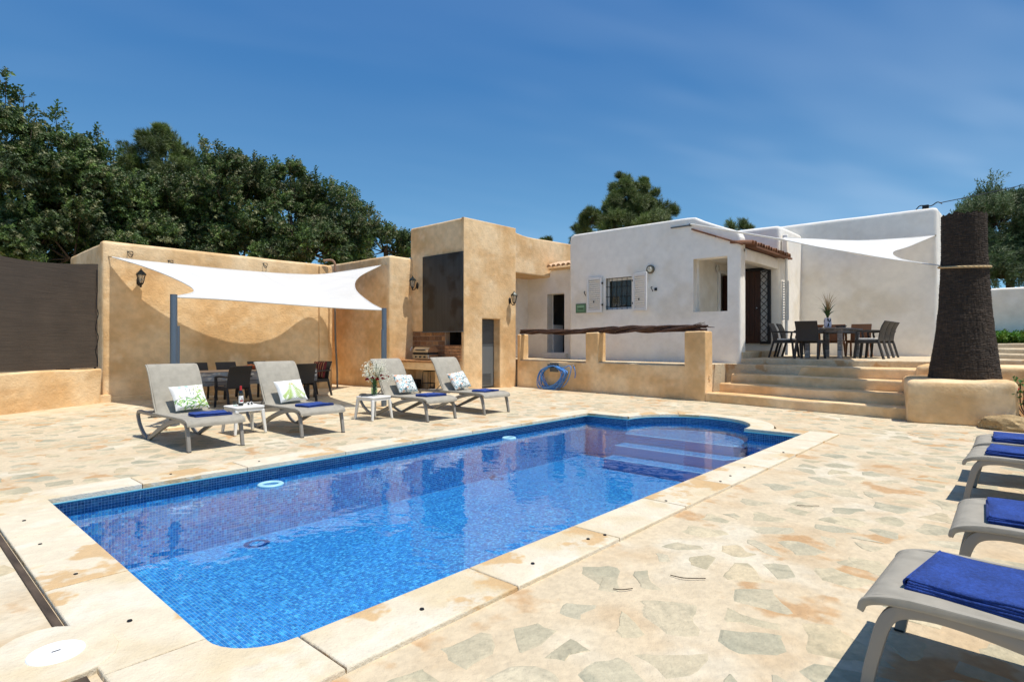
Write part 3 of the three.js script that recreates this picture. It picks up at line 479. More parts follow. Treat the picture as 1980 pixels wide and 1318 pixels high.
  part(bbq, 'store_back', bx(x0 - 0.02, x0 + 0.08, -0.05, 0.815, -14.3, -12.4, 0.004), M.cream);
  // cupboard door with louvres in the niche
  const door = part(bbq, 'cupboard_door', bx(12.15, 12.9, 0.03, 2.085, z1 - 0.29, z1 - 0.262, 0.006), M.galv, 'grey sheet metal cupboard door with louvres');
  part(door, 'lower_panel', bx(12.17, 12.86, 0.06, 1.25, z1 - 0.264, z1 - 0.252, 0.004), std({ color: lin(0.17, 0.19, 0.20), metalness: 0.3, roughness: 0.5 }));
  for (let i = 0; i < 7; i++) part(door, 'louvre', bx(12.34, 12.76, 0.12 + i * 0.05, 0.145 + i * 0.05, z1 - 0.254, z1 - 0.238, 0.004), M.galv);
  for (let i = 0; i < 7; i++) part(door, 'louvre', bx(12.38, 12.72, 1.72 + i * 0.045, 1.742 + i * 0.045, z1 - 0.264, z1 - 0.248, 0.004), M.galv);
  // things on and under the counter
  const oven = thing('gas_grill', 'steel and black gas grill standing on the barbecue counter', 'grill', [11.02, 0.866, -13.35], -Math.PI / 2);
  part(oven, 'body', bx(-0.36, 0.36, 0.03, 0.17, -0.2, 0.2, 0.02), M.chrome); part(oven, 'front_trim', bx(-0.34, 0.34, 0.17, 0.23, -0.2, 0.21, 0.01), M.iron);
  const lid = new THREE.CylinderGeometry(0.2, 0.2, 0.7, 20, 1, false, 0, Math.PI); lid.rotateZ(Math.PI / 2); lid.rotateX(0); lid.scale(1, 0.9, 1); lid.translate(0, 0.23, 0); part(oven, 'lid', lid, M.chrome);
  part(oven, 'handle', bar([-0.22, 0.3, 0.21], [0.22, 0.3, 0.21], 0.012), M.iron); for (const x of [-0.2, 0, 0.2]) part(oven, 'knob', new THREE.CylinderGeometry(0.025, 0.025, 0.03, 12).rotateX(Math.PI / 2).translate(x, 0.1, 0.21), M.iron);
  const tap = thing('kitchen_tap', 'curved chrome tap on the barbecue counter', 'tap', [11.2, 0.866, -14.05]);
  part(tap, 'spout', tube([[0, 0, 0], [0, 0.28, 0], [-0.05, 0.36, 0], [-0.14, 0.36, 0], [-0.18, 0.27, 0]], 0.013, 30, 8), M.chrome); part(tap, 'lever', rod([0, 0.05, 0.02], [0, 0.1, 0.12], 0.015, 0.015), M.chrome);
  const pot = solo('cooking_pot', new THREE.LatheGeometry([[0, 0], [0.16, 0], [0.2, 0.05], [0.2, 0.26], [0.21, 0.27], [0.19, 0.27], [0.18, 0.06], [0, 0.03]].map((p) => new THREE.Vector2(...p)), 28), M.iron, 'black pot on the floor under the barbecue counter', 'pot', null, [11.05, 0, -13.9]);
  const rk = thing('iron_stand', 'thin black iron stand under the barbecue counter', 'stand', [10.95, 0, -13.1]);
  for (const [a, b] of [[-0.12, -0.2], [0.12, -0.2], [-0.12, 0.2], [0.12, 0.2]]) part(rk, 'leg', bar([a, 0, b], [a * 0.8, 0.55, b * 0.8], 0.009, 6), M.iron);
  part(rk, 'ring', new THREE.TorusGeometry(0.17, 0.01, 6, 30).rotateX(Math.PI / 2).translate(0, 0.55, 0), M.iron); part(rk, 'shelf', bx(-0.12, 0.12, 0.2, 0.215, -0.19, 0.19), M.iron);
  const R2 = rng(12); for (let i = 0; i < 6; i++) solo('firewood_log', bar([0, 0.06, 0], [0.25 + R2() * 0.2, 0.06 + R2() * 0.05, 0.05], 0.045, 9), M.bark, 'short firewood log under the barbecue counter', 'log', 'logs under the barbecue counter', [10.82 + R2() * 0.15, 0.0 + (i > 3 ? 0.09 : 0), -12.75 - (i % 4) * 0.11]);
}

// ------------------------------------------------------------------ passage wall and room with the open door
{
  const up = thing('passage_wall', 'cream plastered wall with curved top between chimney and white house', 'wall');
  part(up, 'wall', plaster(13.5, 17.4, 3.62, 4.82, -13.7, -12.35, 0.05, 0.01, 0.25, (x) => 0.18 * Math.max(0, 1 - (x - 13.6) / 1.2) ** 2 + 0.10 * clamp((x - 13.6) / 3)), M.cream);
  part(up, 'rear_wall', sheetZ([[13.5, -0.05], [16, -0.05], [16, 3.7], [13.5, 3.7]], -13.6, -13.35, [archHole(14.15, 0.5, 0.88, 2.65)]), M.white);
  part(up, 'arch_niche', bx(13.5, 15.4, 0.5, 3.6, -13.9, -13.62), M.cream);
  const room = thing('side_room', 'white plastered room with an open doorway and short tiled eave', 'building');
  const X = 15.7;
  part(room, 'front_wall', sheetX([[-13.5, 0.7], [-10.8, 0.7], [-10.8, 3.85], [-13.5, 3.85]], X, X + 0.34, [rect(-12.5, -11.72, 1.02, 3.07)], 0.02), M.white);
  part(room, 'floor', bx(X + 0.2, 18.4, 0.7, 1.015, -13.5, -10.8), M.room); part(room, 'back_wall', bx(18.3, 18.4, 0.8, 3.8, -13.5, -10.8), M.room);
  part(room, 'inner_wall', bx(X + 0.3, 18.3, 0.8, 3.8, -13.6, -13.45), M.room); part(room, 'inner_wall', bx(X + 0.3, 18.3, 0.8, 3.8, -10.9, -10.78), M.room); part(room, 'ceiling', bx(X + 0.1, 18.4, 3.7, 3.82, -13.6, -10.8), M.room);
  const leaf = part(room, 'door_leaf', bx(X + 0.36, X + 0.9, 1.03, 2.0, -12.52, -12.47), M.whitePaint, 'white lower half of a stable door');
  part(leaf, 'handle', bar([X + 0.82, 1.75, -12.45], [X + 0.82, 1.75, -12.4], 0.012), M.chrome);
  part(room, 'door_step', plaster(X - 0.12, X + 0.2, 0.80, 1.02, -12.62, -11.6, 0.02, 0.003), M.white);
  for (let i = 0; i < 7; i++) roofTile(room, [X - 0.28, 3.93, -12.18 + i * 0.205], [1, 0.28, 0], 0.62, 0.092, M.paleTile);
  part(room, 'eave_bed', bx(X - 0.16, X + 0.3, 3.84, 3.90, -12.3, -10.82), M.cream);
  const ch = thing('garden_tool', 'dark bent tool handle leaning inside the open doorway', 'tool', [17.4, 1.015, -12.3]);
  part(ch, 'handle', tube([[0, 0, 0], [0.02, 0.9, 0.05], [0.05, 1.2, 0.0], [0.02, 1.35, 0.12]], 0.02, 30, 6), M.galv); part(ch, 'head', bx(-0.1, 0.12, 0, 0.25, -0.06, 0.06, 0.02), M.galv);
}
function sheetZ(pts, z0, z1, holes = []) { const s = new THREE.Shape(pts.map((p) => new THREE.Vector2(...p))); holes.forEach((h) => s.holes.push(new THREE.Path(h.map((p) => new THREE.Vector2(...p))))); const g = new THREE.ExtrudeGeometry(s, { depth: z1 - z0, bevelEnabled: false }); g.translate(0, 0, z0); return metreUV(g); }
function archHole(cx, hw, y0, y1) { const o = [[cx - hw, y0], [cx + hw, y0]]; for (let i = 0; i <= 14; i++) { const t = i / 14 * Math.PI; o.push([cx + Math.cos(t) * hw, y1 + Math.sin(t) * hw]); } return o; }
// one barrel tile: half pipe lying along dir, open side down
function roofTile(parent, p, dir, len, r, mat) {
  const sh1 = new THREE.Shape(); sh1.absarc(0, 0, r, 0, Math.PI, false); sh1.lineTo(-r + 0.016, 0); sh1.absarc(0, 0, r - 0.016, Math.PI, 0, true);
  const g = new THREE.ExtrudeGeometry(sh1, { depth: len, bevelEnabled: false, curveSegments: 7 });
  const d = V3(...dir).normalize(), X = V3(0, 1, 0).cross(d).normalize(), Y = d.clone().cross(X);
  g.applyMatrix4(new THREE.Matrix4().makeBasis(X, Y, d)); g.translate(...p); return part(parent, 'roof_tile', g, mat);
}

// ------------------------------------------------------------------ white house
const house = thing('white_house', 'single storey white plastered house with rounded parapet and tiled porch', 'house');
{
  const X = 14.8;
  const slope = []; for (let i = 0; i <= 8; i++) { const t = i / 8; slope.push([mix(-6.72, -5.66, t), mix(4.74, 4.26, Math.pow(t, 0.9))]); } slope.push([-5.56, 4.2], [-5.5, 4.06]);
  part(house, 'front_wall', sheetX([[-10.86, 0.7], [-5.5, 0.7], ...slope.reverse(), [-6.95, 4.76], [-10.7, 4.77], [-10.83, 4.70], [-10.86, 4.55]], X, X + 0.36, [rect(-9.58, -8.58, 2.30, 3.36), rect(-6.82, -5.78, 2.14, 3.68)], 0.06), M.white);
  // the front room is hollow: window and porch door open into it
  part(house, 'end_wall', plaster(X + 0.30, 17.7, 0.6, 4.72, -10.855, -10.55, 0.08, 0.008), M.white);
  part(house, 'roof_slab', plaster(X + 0.30, 17.7, 3.85, 4.70, -10.6, -6.9, 0.08, 0.008), M.white);
  part(house, 'room_floor', bx(X + 0.34, 17.65, 0.6, 1.14, -10.6, -6.96), M.wood);
  // secondary block behind the porch, with the front door in its face
  part(house, 'rear_block', plaster(17.6, 19.8, 0.6, 4.78, -10.8, -5.42, 0.12, 0.01), M.white);
  part(house, 'porch_floor', plaster(X + 0.05, 17.7, 0.7, 1.15, -6.95, -5.47, 0.02, 0.004), M.mortar);
  part(house, 'porch_ceiling', bx(X + 0.2, 17.65, 3.72, 3.80, -6.95, -5.5, 0.01), M.white);
  part(house, 'porch_beam', plaster(X + 0.32, 17.64, 3.50, 3.82, -5.72, -5.47, 0.04, 0.006), M.white);
  part(house, 'porch_wall', sheetZ([[X + 0.3, 1.0], [17.65, 1.0], [17.65, 3.9], [X + 0.3, 3.9]], -7.06, -6.88, [[[16.75, 1.15], [17.5, 1.15], [17.5, 3.42], [16.75, 3.42]]]), M.white);
  // sloping roof deck and barrel tiles along the eave
  const deck2 = new THREE.BoxGeometry(18.1 - X - 0.34, 0.05, 1.8); deck2.rotateX(0.11); deck2.translate((18.1 + X + 0.34) / 2, 3.93, -6.12); part(house, 'roof_deck', metreUV(deck2), M.terracotta[1]);
  for (let i = 0; i < 16; i++) roofTile(house, [X + 0.06 + i * 0.198, 3.86 + 0.012 * Math.sin(i * 2.3), -5.22], [0, 0.12, -1], 0.55, 0.10, M.terracotta[i % 3]);
  for (let i = 0; i < 14; i++) roofTile(house, [X + 0.38 + i * 0.198, 3.93 + 0.01 * Math.sin(i * 1.7), -5.55], [0, 0.11, -1], 1.3, 0.095, M.terracotta[(i * 2 + 1) % 3]);
  // tile bed that shows as a thin terracotta edge on the front
  for (let i = 0; i < 4; i++) { const t0 = i / 4, t1 = (i + 1) / 4 - 0.02; part(house, 'verge_tile', rod([X - 0.03, mix(4.42, 3.86, t0), mix(-6.78, -5.42, t0)], [X - 0.03, mix(4.42, 3.86, t1) , mix(-6.78, -5.42, t1)], 0.12, 0.045), M.terracotta[i % 3]); }
  // front door with lattice side light
  const D = part(house, 'door', bx(17.53, 17.585, 1.36, 3.5, -6.86, -5.95, 0.006), M.wood, 'dark brown wooden front door');
  for (let i = 0; i < 6; i++) part(D, 'plank', bx(17.515, 17.535, 1.37, 3.49, -6.855 + i * 0.151, -6.712 + i * 0.151, 0.005), M.wood);
  part(D, 'handle', bar([17.5, 2.4, -6.02], [17.44, 2.4, -6.02], 0.018), M.chrome);
  const G = part(house, 'door_frame', merge(bx(17.5, 17.59, 1.34, 3.58, -5.74, -5.655), bx(17.5, 17.59, 3.5, 3.58, -6.88, -5.74), bx(17.5, 17.59, 1.34, 1.42, -5.95, -5.74)), M.iron);
  part(G, 'side_pane', bx(17.56, 17.58, 1.42, 3.5, -5.945, -5.745, 0.002), std({ color: lin(0.55, 0.54, 0.52), roughness: 0.3 }));
  for (let i = 0; i < 11; i++) { const y = 1.42 + i * 0.2; part(G, 'lattice_bar', bar([17.53, y, -5.945], [17.53, Math.min(3.5, y + 0.2), -5.745], 0.009, 6), M.iron); part(G, 'lattice_bar', bar([17.525, y, -5.745], [17.525, Math.min(3.5, y + 0.2), -5.945], 0.009, 6), M.iron); }
  // door in the porch side wall, with a small lamp
  const sd = part(house, 'side_door_frame', merge(bx(16.752, 16.80, 1.15, 3.42, -7.05, -6.86), bx(17.45, 17.498, 1.15, 3.42, -7.05, -6.86)), M.wood); part(sd, 'lintel', bx(16.68, 17.55, 3.42, 3.52, -6.878, -6.83), M.whitePaint); part(sd, 'shutter_leaf', bx(16.66, 16.74, 1.15, 3.42, -6.877, -6.8), M.whitePaint);
  // window with grille and shutters
  const win = part(house, 'window', merge(bx(X + 0.14, X + 0.2, 2.36, 2.43, -9.5, -8.58), bx(X + 0.14, X + 0.2, 3.23, 3.30, -9.5, -8.58), bx(X + 0.14, X + 0.2, 2.36, 3.3, -9.56, -9.49), bx(X + 0.14, X + 0.2, 2.36, 3.3, -8.66, -8.58)), M.whitePaint);
  part(win, 'pane', bx(X + 0.165, X + 0.172, 2.42, 3.24, -9.5, -8.64, 0.001), M.pane); 
  part(win, 'sill', bx(X + 0.04, X + 0.3, 2.30, 2.36, -9.575, -8.585), M.galv);
  part(win, 'curtain', (() => { const n = 70, pos = [], idx = [], uv = []; for (let j = 0; j < 2; j++) for (let i = 0; i <= n; i++) { pos.push(X + 0.27 + 0.02 * Math.sin(i * 0.9), j ? 3.4 : 2.2, -9.7 + 1.25 * i / n); uv.push(i / n, j); } for (let i = 0; i < n; i++) idx.push(i, i + 1, i + n + 1, i + 1, i + n + 2, i + n + 1); const g = new THREE.BufferGeometry(); g.setAttribute('position', new THREE.Float32BufferAttribute(pos, 3)); g.setAttribute('uv', new THREE.Float32BufferAttribute(uv, 2)); g.setIndex(idx); g.computeVertexNormals(); return g; })(), std({ color: lin(0.10, 0.075, 0.055), roughness: 1, side: THREE.DoubleSide }));
  const gr = part(house, 'window_grille', bar([X + 0.06, 3.05, -9.56], [X + 0.06, 3.05, -8.6], 0.008, 6), M.iron);
  for (const y of [2.46, 2.75]) part(gr, 'bar', bar([X + 0.06, y, -9.56], [X + 0.06, y, -8.6], 0.008, 6), M.iron);
  for (let i = 0; i < 6; i++) part(gr, 'bar', bar([X + 0.05, 2.32, -9.5 + i * 0.17], [X + 0.05, 3.34, -9.5 + i * 0.17], 0.008, 6), M.iron);
  const shutter = (z0, open, label) => {
    const s = part(house, 'shutter', merge(bx(-0.02, 0.02, 0, 1.08, 0, 0.07), bx(-0.02, 0.02, 0, 1.08, 0.48, 0.55), bx(-0.02, 0.02, 0, 0.09, 0.07, 0.48), bx(-0.02, 0.02, 0.99, 1.08, 0.07, 0.48)), M.whitePaint, label);
    for (let i = 0; i < 14; i++) { const g = new RoundedBoxGeometry(0.010, 0.048, 0.42, 1, 0.004); g.rotateZ(0.55); g.translate(0, 0.125 + i * 0.063, 0.275); part(s, 'slat', g, M.whitePaint); }
    part(s, 'hinge', bx(-0.03, 0.03, 0.2, 0.26, open ? -0.01 : 0.54, open ? 0.02 : 0.57), M.iron); part(s, 'hinge', bx(-0.03, 0.03, 0.85, 0.91, open ? -0.01 : 0.54, open ? 0.02 : 0.57), M.iron);
    part(s, 'catch', bx(-0.04, -0.015, 0.3, 0.36, 0.25, 0.28), M.iron); s.position.set(X - 0.05, 2.29, z0); return s;
  };
  shutter(-10.17, false, 'white louvred shutter folded flat against the wall'); const s2 = shutter(-8.57, true, 'white louvred shutter standing slightly off the wall'); s2.rotation.y = -0.28;
  for (const z of [-10.24, -7.96]) part(house, 'shutter_hook', tube([[X - 0.02, 2.83, z], [X - 0.07, 2.86, z + 0.02], [X - 0.07, 2.93, z - 0.02], [X - 0.04, 2.96, z]], 0.012, 12, 6), M.iron);
  part(house, 'socket_box', bx(X - 0.04, X + 0.02, 2.84, 2.92, -7.9, -7.83), M.iron);
  // bulkhead lamp
  const lamp = thing('round_wall_lamp', 'round bronze bulkhead lamp on the white wall above a shutter', 'lamp', [X, 3.45, -8.02], -Math.PI / 2);
  part(lamp, 'ring', new THREE.TorusGeometry(0.095, 0.026, 10, 32).translate(0, 0, 0.05), std({ color: lin(0.2, 0.16, 0.1), metalness: 0.6, roughness: 0.35 })); part(lamp, 'back_plate', new THREE.CylinderGeometry(0.11, 0.115, 0.05, 28).rotateX(Math.PI / 2).translate(0, 0, 0.025), M.bronze);
  part(lamp, 'glass', new THREE.SphereGeometry(0.085, 20, 12, 0, Math.PI * 2, 0, Math.PI / 2).rotateX(Math.PI / 2).scale(1, 1, 0.6).translate(0, 0, 0.05), std({ color: lin(0.75, 0.68, 0.52), roughness: 0.3 })); part(lamp, 'cage_bar', new THREE.TorusGeometry(0.09, 0.008, 6, 20, Math.PI).rotateY(Math.PI / 2).scale(1, 1, 0.65).translate(0, 0, 0.055), M.bronze);
  const pl = thing('round_wall_lamp', 'white round lamp on the wall inside the porch', 'lamp', [16.6, 3.55, -6.88]); part(pl, 'ring', new THREE.TorusGeometry(0.09, 0.02, 10, 28).translate(0, 0, 0.05), M.whitePaint); part(pl, 'glass', new THREE.SphereGeometry(0.085, 16, 10).scale(1, 1, 0.6).translate(0, 0, 0.05), std({ color: lin(0.6, 0.58, 0.52), roughness: 0.3 }));
  // little green name plate
  const c = document.createElement('canvas'); c.width = 256; c.height = 192; const q = c.getContext('2d');
  q.fillStyle = '#5f8c6a'; q.fillRect(0, 0, 256, 192); q.strokeStyle = '#3d6b52'; q.lineWidth = 14; q.strokeRect(8, 8, 240, 176); q.fillStyle = '#8fb79a'; q.fillRect(34, 40, 188, 30); q.strokeStyle = '#27483a'; q.lineWidth = 9; q.beginPath(); for (let i = 0; i < 7; i++) { q.moveTo(62 + i * 20, 124); q.lineTo(68 + i * 20, i % 2 ? 92 : 102); q.lineTo(76 + i * 20, 124); } q.stroke();
  const ct = new THREE.CanvasTexture(c); ct.colorSpace = THREE.SRGBColorSpace;
  const sg = thing('name_plate', 'small green ceramic name plate on the white wall below the shutter', 'sign', [X, 2.30, -10.42], -Math.PI / 2);
  part(sg, 'frame', bx(-0.19, 0.19, 0, 0.29, 0, 0.025, 0.006), std({ color: lin(0.16, 0.24, 0.15), roughness: 0.5 })); const pg = new THREE.PlaneGeometry(0.34, 0.25).translate(0, 0.145, 0.0275); part(sg, 'face', pg, std({ map: ct, roughness: 0.3 }));
  // bracket that carries the second sail
  const br = thing('sail_bracket', 'rusty iron bracket at the top corner of the white house wall', 'bracket', [X - 0.02, 4.52, -6.95]);
  part(br, 'angle_iron', bx(-0.03, 0.01, 0, 0.035, -0.45, 0.16), M.galv); part(br, 'eye', new THREE.TorusGeometry(0.03, 0.009, 6, 16).rotateY(Math.PI / 2).translate(-0.03, 0.02, 0.12), M.galv);
}
// tall rear wall of the house, downpipe, louvred screen
{
  const rw = thing('tall_white_wall', 'tall white plastered house wall behind the terrace dining set', 'wall');
  part(rw, 'wall', plaster(19.7, 24, 0.8, 5.14, -11, -1.93, 0.12, 0.012), M.white);
  const dp = thing('downpipe', 'white downpipe beside the porch at the corner of the tall wall', 'pipe', [17.75, 0, -5.32]);
  part(dp, 'pipe', tube([[-0.02, 4.2, -0.02], [0, 4.0, 0.02], [0, 3.6, 0.03], [0, 2.5, 0.03], [0, 1.02, 0.03]], 0.04, 50, 10), M.whitePaint); part(dp, 'hopper', plaster(-0.07, 0.07, 3.9, 4.5, -0.06, 0.08, 0.03, 0.004), M.white);
  const sc = thing('louvred_shutter', 'white louvred shutter seen edge-on beside the downpipe', 'shutter', [17.55, 0, -5.30]);
  part(sc, 'stile', bx(-0.02, 0.02, 2.02, 3.15, 0.1, 0.14), M.whitePaint); part(sc, 'stile', bx(-0.02, 0.02, 2.02, 3.15, -0.05, -0.02), M.whitePaint);
  for (let i = 0; i < 15; i++) { const g = new RoundedBoxGeometry(0.012, 0.034, 0.16, 1, 0.004); g.translate(0, 2.06 + i * 0.074, 0.03); part(sc, 'slat', g, M.whitePaint); }
  const top = thing('roof_insulator', 'small dark cable bracket on top of the tall white wall', 'bracket', [19.85, 5.14, -2.05]);
  part(top, 'arm', tube([[0, 0, -0.4], [0, 0.1, -0.3], [0, 0.06, -0.05], [0, 0.14, 0.1], [0, 0.08, 0.2]], 0.015, 30, 6), M.iron); part(top, 'block', bx(-0.05, 0.05, 0, 0.1, -0.25, -0.1), M.iron);
  const A = V3(19.85, 5.25, -1.9), B = at(2300, 250, 20), pts = []; for (let i = 0; i <= 10; i++) { const p = A.clone().lerp(B, i / 10); p.y -= 0.25 * Math.sin(Math.PI * i / 10); pts.push([p.x, p.y, p.z]); }
  solo('power_cable', tube(pts, 0.012, 40, 5), M.iron, 'thin black cable running from the tall white wall across the sky', 'cable');
  const gw = thing('garden_wall', 'plain cream garden wall behind the palm trunk', 'wall');
  part(gw, 'wall', plaster(20.2, 20.5, 0, 2.84, -1.9, 8, 0.07, 0.012), M.white);
}

// ------------------------------------------------------------------ terrace: low wall with piers, floor, steps, planter
struct('terrace_floor', slab([[13.75, -13.5], [13.72, -12.0], [13.3, -5.8], [14.45, -5.75], [13.72, -1.5], [20.2, -1.0], [20.2, -13.5]], 0, 0.855, 0.006), M.mortar);
struct('dining_platform', plaster(14.62, 20.3, 0.80, 1.0, -5.44, -1.35, 0.03, 0.012), M.mortar);
{
  const A = V3(13.65, 0, -12.06), B = V3(13.19, 0, -5.72), L = A.distanceTo(B), th = Math.atan2(-(B.z - A.z), B.x - A.x);
  const w = thing('terrace_wall', 'low ochre plastered terrace wall with three square piers', 'wall', [A.x, 0, A.z], th);   // local x runs along the wall, +z faces the pool... 
  const f = (x0, x1, y0, y1, d, r = 0.03, amp = 0.012) => plaster(x0, x1, y0, y1, 0, d, r, amp, 0.25);
  // local +z points away from the pool or to it; find the side
  const n = V3(0, 0, 1).applyAxisAngle(V3(0, 1, 0), th), s = n.x > 0 ? 1 : -1;
  const flip = (g) => { if (s < 0) g.scale(1, 1, -1); return g; };
  const pl = (x0, x1, y0, y1, z0, z1, r, amp) => s > 0 ? plaster(x0, x1, y0, y1, z0, z1, r, amp, 0.25) : plaster(x0, x1, y0, y1, -z1, -z0, r, amp, 0.25);
  part(w, 'wall', pl(0, L, -0.05, 0.83, 0, 0.3, 0.04, 0.014), M.cream);
  part(w, 'pier', pl(0.0, 0.13, 0.5, 1.64, -0.003, 0.4, 0.04, 0.008), M.cream); part(w, 'pier', pl(2.74, 3.20, 0.5, 1.66, -0.008, 0.36, 0.05, 0.012), M.cream); part(w, 'pier', pl(L - 0.56, L, -0.05, 1.66, -0.012, 0.36, 0.05, 0.012), M.cream);
  part(w, 'light_switch', s > 0 ? bx(L - 0.002, L + 0.02, 0.5, 0.62, 0.14, 0.22) : bx(L - 0.002, L + 0.02, 0.5, 0.62, -0.22, -0.14), M.cream);
  // bundle of twisted vine branches as rail
  const rail = thing('vine_rail', 'rail of twisted brown vine branches laid across the terrace piers', 'rail', [A.x, 0, A.z], th);
  const R = rng(19);
  for (let k = 0; k < 15; k++) {
    const ph = R() * 6.28, tw = 1.1 + R() * 1.2, rr = 0.03 + R() * 0.055, a = 0.0 + (k > 10 ? R() * 2.5 : R() * 0.1), b = L - 0.02 - (k > 11 ? R() * 2 : R() * 0.25), pts = [];
    for (let i = 0; i <= 26; i++) { const x = mix(a, b, i / 26), t = x * tw + ph, fat = 0.72 + 0.35 * (x / L) + 0.2 * Math.sin(x * 1.9); const sag = -0.055 * Math.sin(clamp(x / 3) * Math.PI) - 0.03 * Math.sin(clamp((x - 3) / 3.2) * Math.PI) * 0.3; pts.push([x, 1.735 + sag + Math.sin(t) * rr * fat + (R() - 0.5) * 0.022, s * 0.17 + Math.cos(t) * rr * 1.3 * fat + (R() - 0.5) * 0.022]); }
    const g = tube(pts, 0.016 + R() * 0.016, 110, 7); const uv = g.attributes.uv; for (let i = 0; i < uv.count; i++) uv.setXY(i, uv.getX(i) * 7, uv.getY(i)); part(rail, 'branch', g, M.vine);
  }
  for (let k = 0; k < 7; k++) { const x = L - 0.2 - R() * 0.35; part(rail, 'twig', bar([x, 1.76 + R() * 0.05, s * (0.1 + R() * 0.12)], [x + 0.3 + R() * 0.1, 1.74 + R() * 0.13, s * (0.05 + R() * 0.25)], 0.012, 6, 0.006), M.vine); }
  // hose on its holder
  const H = (x, y, z) => { const v = V3(x, y, s > 0 ? -z : z).applyAxisAngle(V3(0, 1, 0), th).add(V3(A.x, 0, A.z)); return [v.x, v.y, v.z]; };
  const hose = thing('garden_hose', 'coiled blue garden hose hanging on the ochre terrace wall', 'hose');
  const coil = []; for (let i = 0; i <= 190; i++) { const t = i / 190 * 9 * Math.PI * 2 + 1.2, k = i / 190, q = Math.cos(t), u = Math.sin(t); const drop = u < 0 ? 0.50 + 0.06 * Math.sin(k * 37) : 0.17; coil.push(H(1.62 + q * (0.44 - 0.22 * Math.max(0, u) + 0.08 * Math.sin(k * 23)) - (u < 0 ? 0.18 * -u * (0.6 + Math.sin(k * 29)) : 0), 0.53 + u * drop, 0.10 + 0.055 * Math.sin(k * 41) + (u < 0 ? 0.05 * -u : 0))); }
  part(hose, 'coil', tube(coil, 0.014, 1000, 7), M.hose);
  part(hose, 'tail', tube([H(1.8, 0.66, 0.1), H(2.02, 0.66, 0.08), H(2.22, 0.72, 0.08), H(2.3, 0.66, 0.1), H(2.25, 0.4, 0.12), H(2.12, 0.2, 0.12), H(1.98, 0.1, 0.1)], 0.014, 60, 7), M.hose);
  part(hose, 'tail', tube([H(2.36, 0.74, 0.08), H(2.42, 0.68, 0.1), H(2.46, 0.5, 0.1), H(2.44, 0.38, 0.1)], 0.014, 30, 7), M.hose);
  const hd = thing('hose_holder', 'grey metal hose holder fixed to the ochre terrace wall', 'holder', H(1.62, 0.62, 0.0), th + (s > 0 ? Math.PI : 0));
  part(hd, 'bracket', merge(bx(-0.2, 0.1, 0.0, 0.03, 0, 0.14), bx(-0.2, 0.1, 0.1, 0.13, 0.1, 0.14), bx(-0.2, -0.17, 0, 0.13, 0, 0.14), bx(0.07, 0.1, 0, 0.13, 0, 0.14)), M.galv); part(hd, 'back_plate', bx(-0.22, 0.12, -0.1, 0.16, 0, 0.012), M.galv);
  const tp = thing('garden_tap', 'brass garden tap on the ochre terrace wall beside the hose', 'tap', H(2.4, 0.72, 0.0), th + (s > 0 ? Math.PI : 0));
  part(tp, 'body', merge(bar([0, 0, 0], [0, 0, 0.12], 0.014), bar([0, 0, 0.1], [0, -0.06, 0.13], 0.012)), M.chrome); part(tp, 'lever', rod([-0.06, 0.035, 0.07], [0.06, 0.035, 0.07], 0.012, 0.02), M.chrome);
}
{
  // four broad plaster steps
  const A = V3(13.19, 0, -5.74), B = V3(12.40, 0, -1.5), L = A.distanceTo(B), dir = B.clone().sub(A).normalize(), nrm = V3(-dir.z, 0, dir.x); if (nrm.x < 0) nrm.negate();
  for (let k = 0; k < 4; k++) {
    const y0 = k * 0.214, y1 = y0 + 0.214, s0 = 0.05 + k * 0.05, o = A.clone().addScaledVector(nrm, k * 0.42).addScaledVector(dir, k ? s0 : 0);
    const g = plaster(0, L - (k ? s0 : 0), y0 - 0.05, y1, -2.2 + k * 0.42, 0, 0.045, 0.014, 0.2); const th = Math.atan2(-dir.z, dir.x); g.rotateY(th);
    const face = V3(0, 0, 1).applyAxisAngle(V3(0, 1, 0), th); if (face.x > 0) { g.rotateY(0); }
    g.translate(o.x, 0, o.z); const st = struct('step', metreUV(g), M.cream, 'broad plastered step up to the terrace');
  }
  const P = thing('tree_planter', 'rounded ochre plastered planter block holding the palm trunk', 'planter');
  part(P, 'block', (() => { const g = plaster(-0.02, 1.75, -0.05, 0.75, -0.60, 0.92, 0.12, 0.03, 0.15); g.rotateY(0.17); g.translate(12.25, 0, -1.05); const p = g.attributes.position; return metreUV(g); })(), M.cream);
  part(P, 'rear_block', plaster(13.6, 15.5, 0, 0.95, -1.7, 0.2, 0.1, 0.02), M.cream);
}
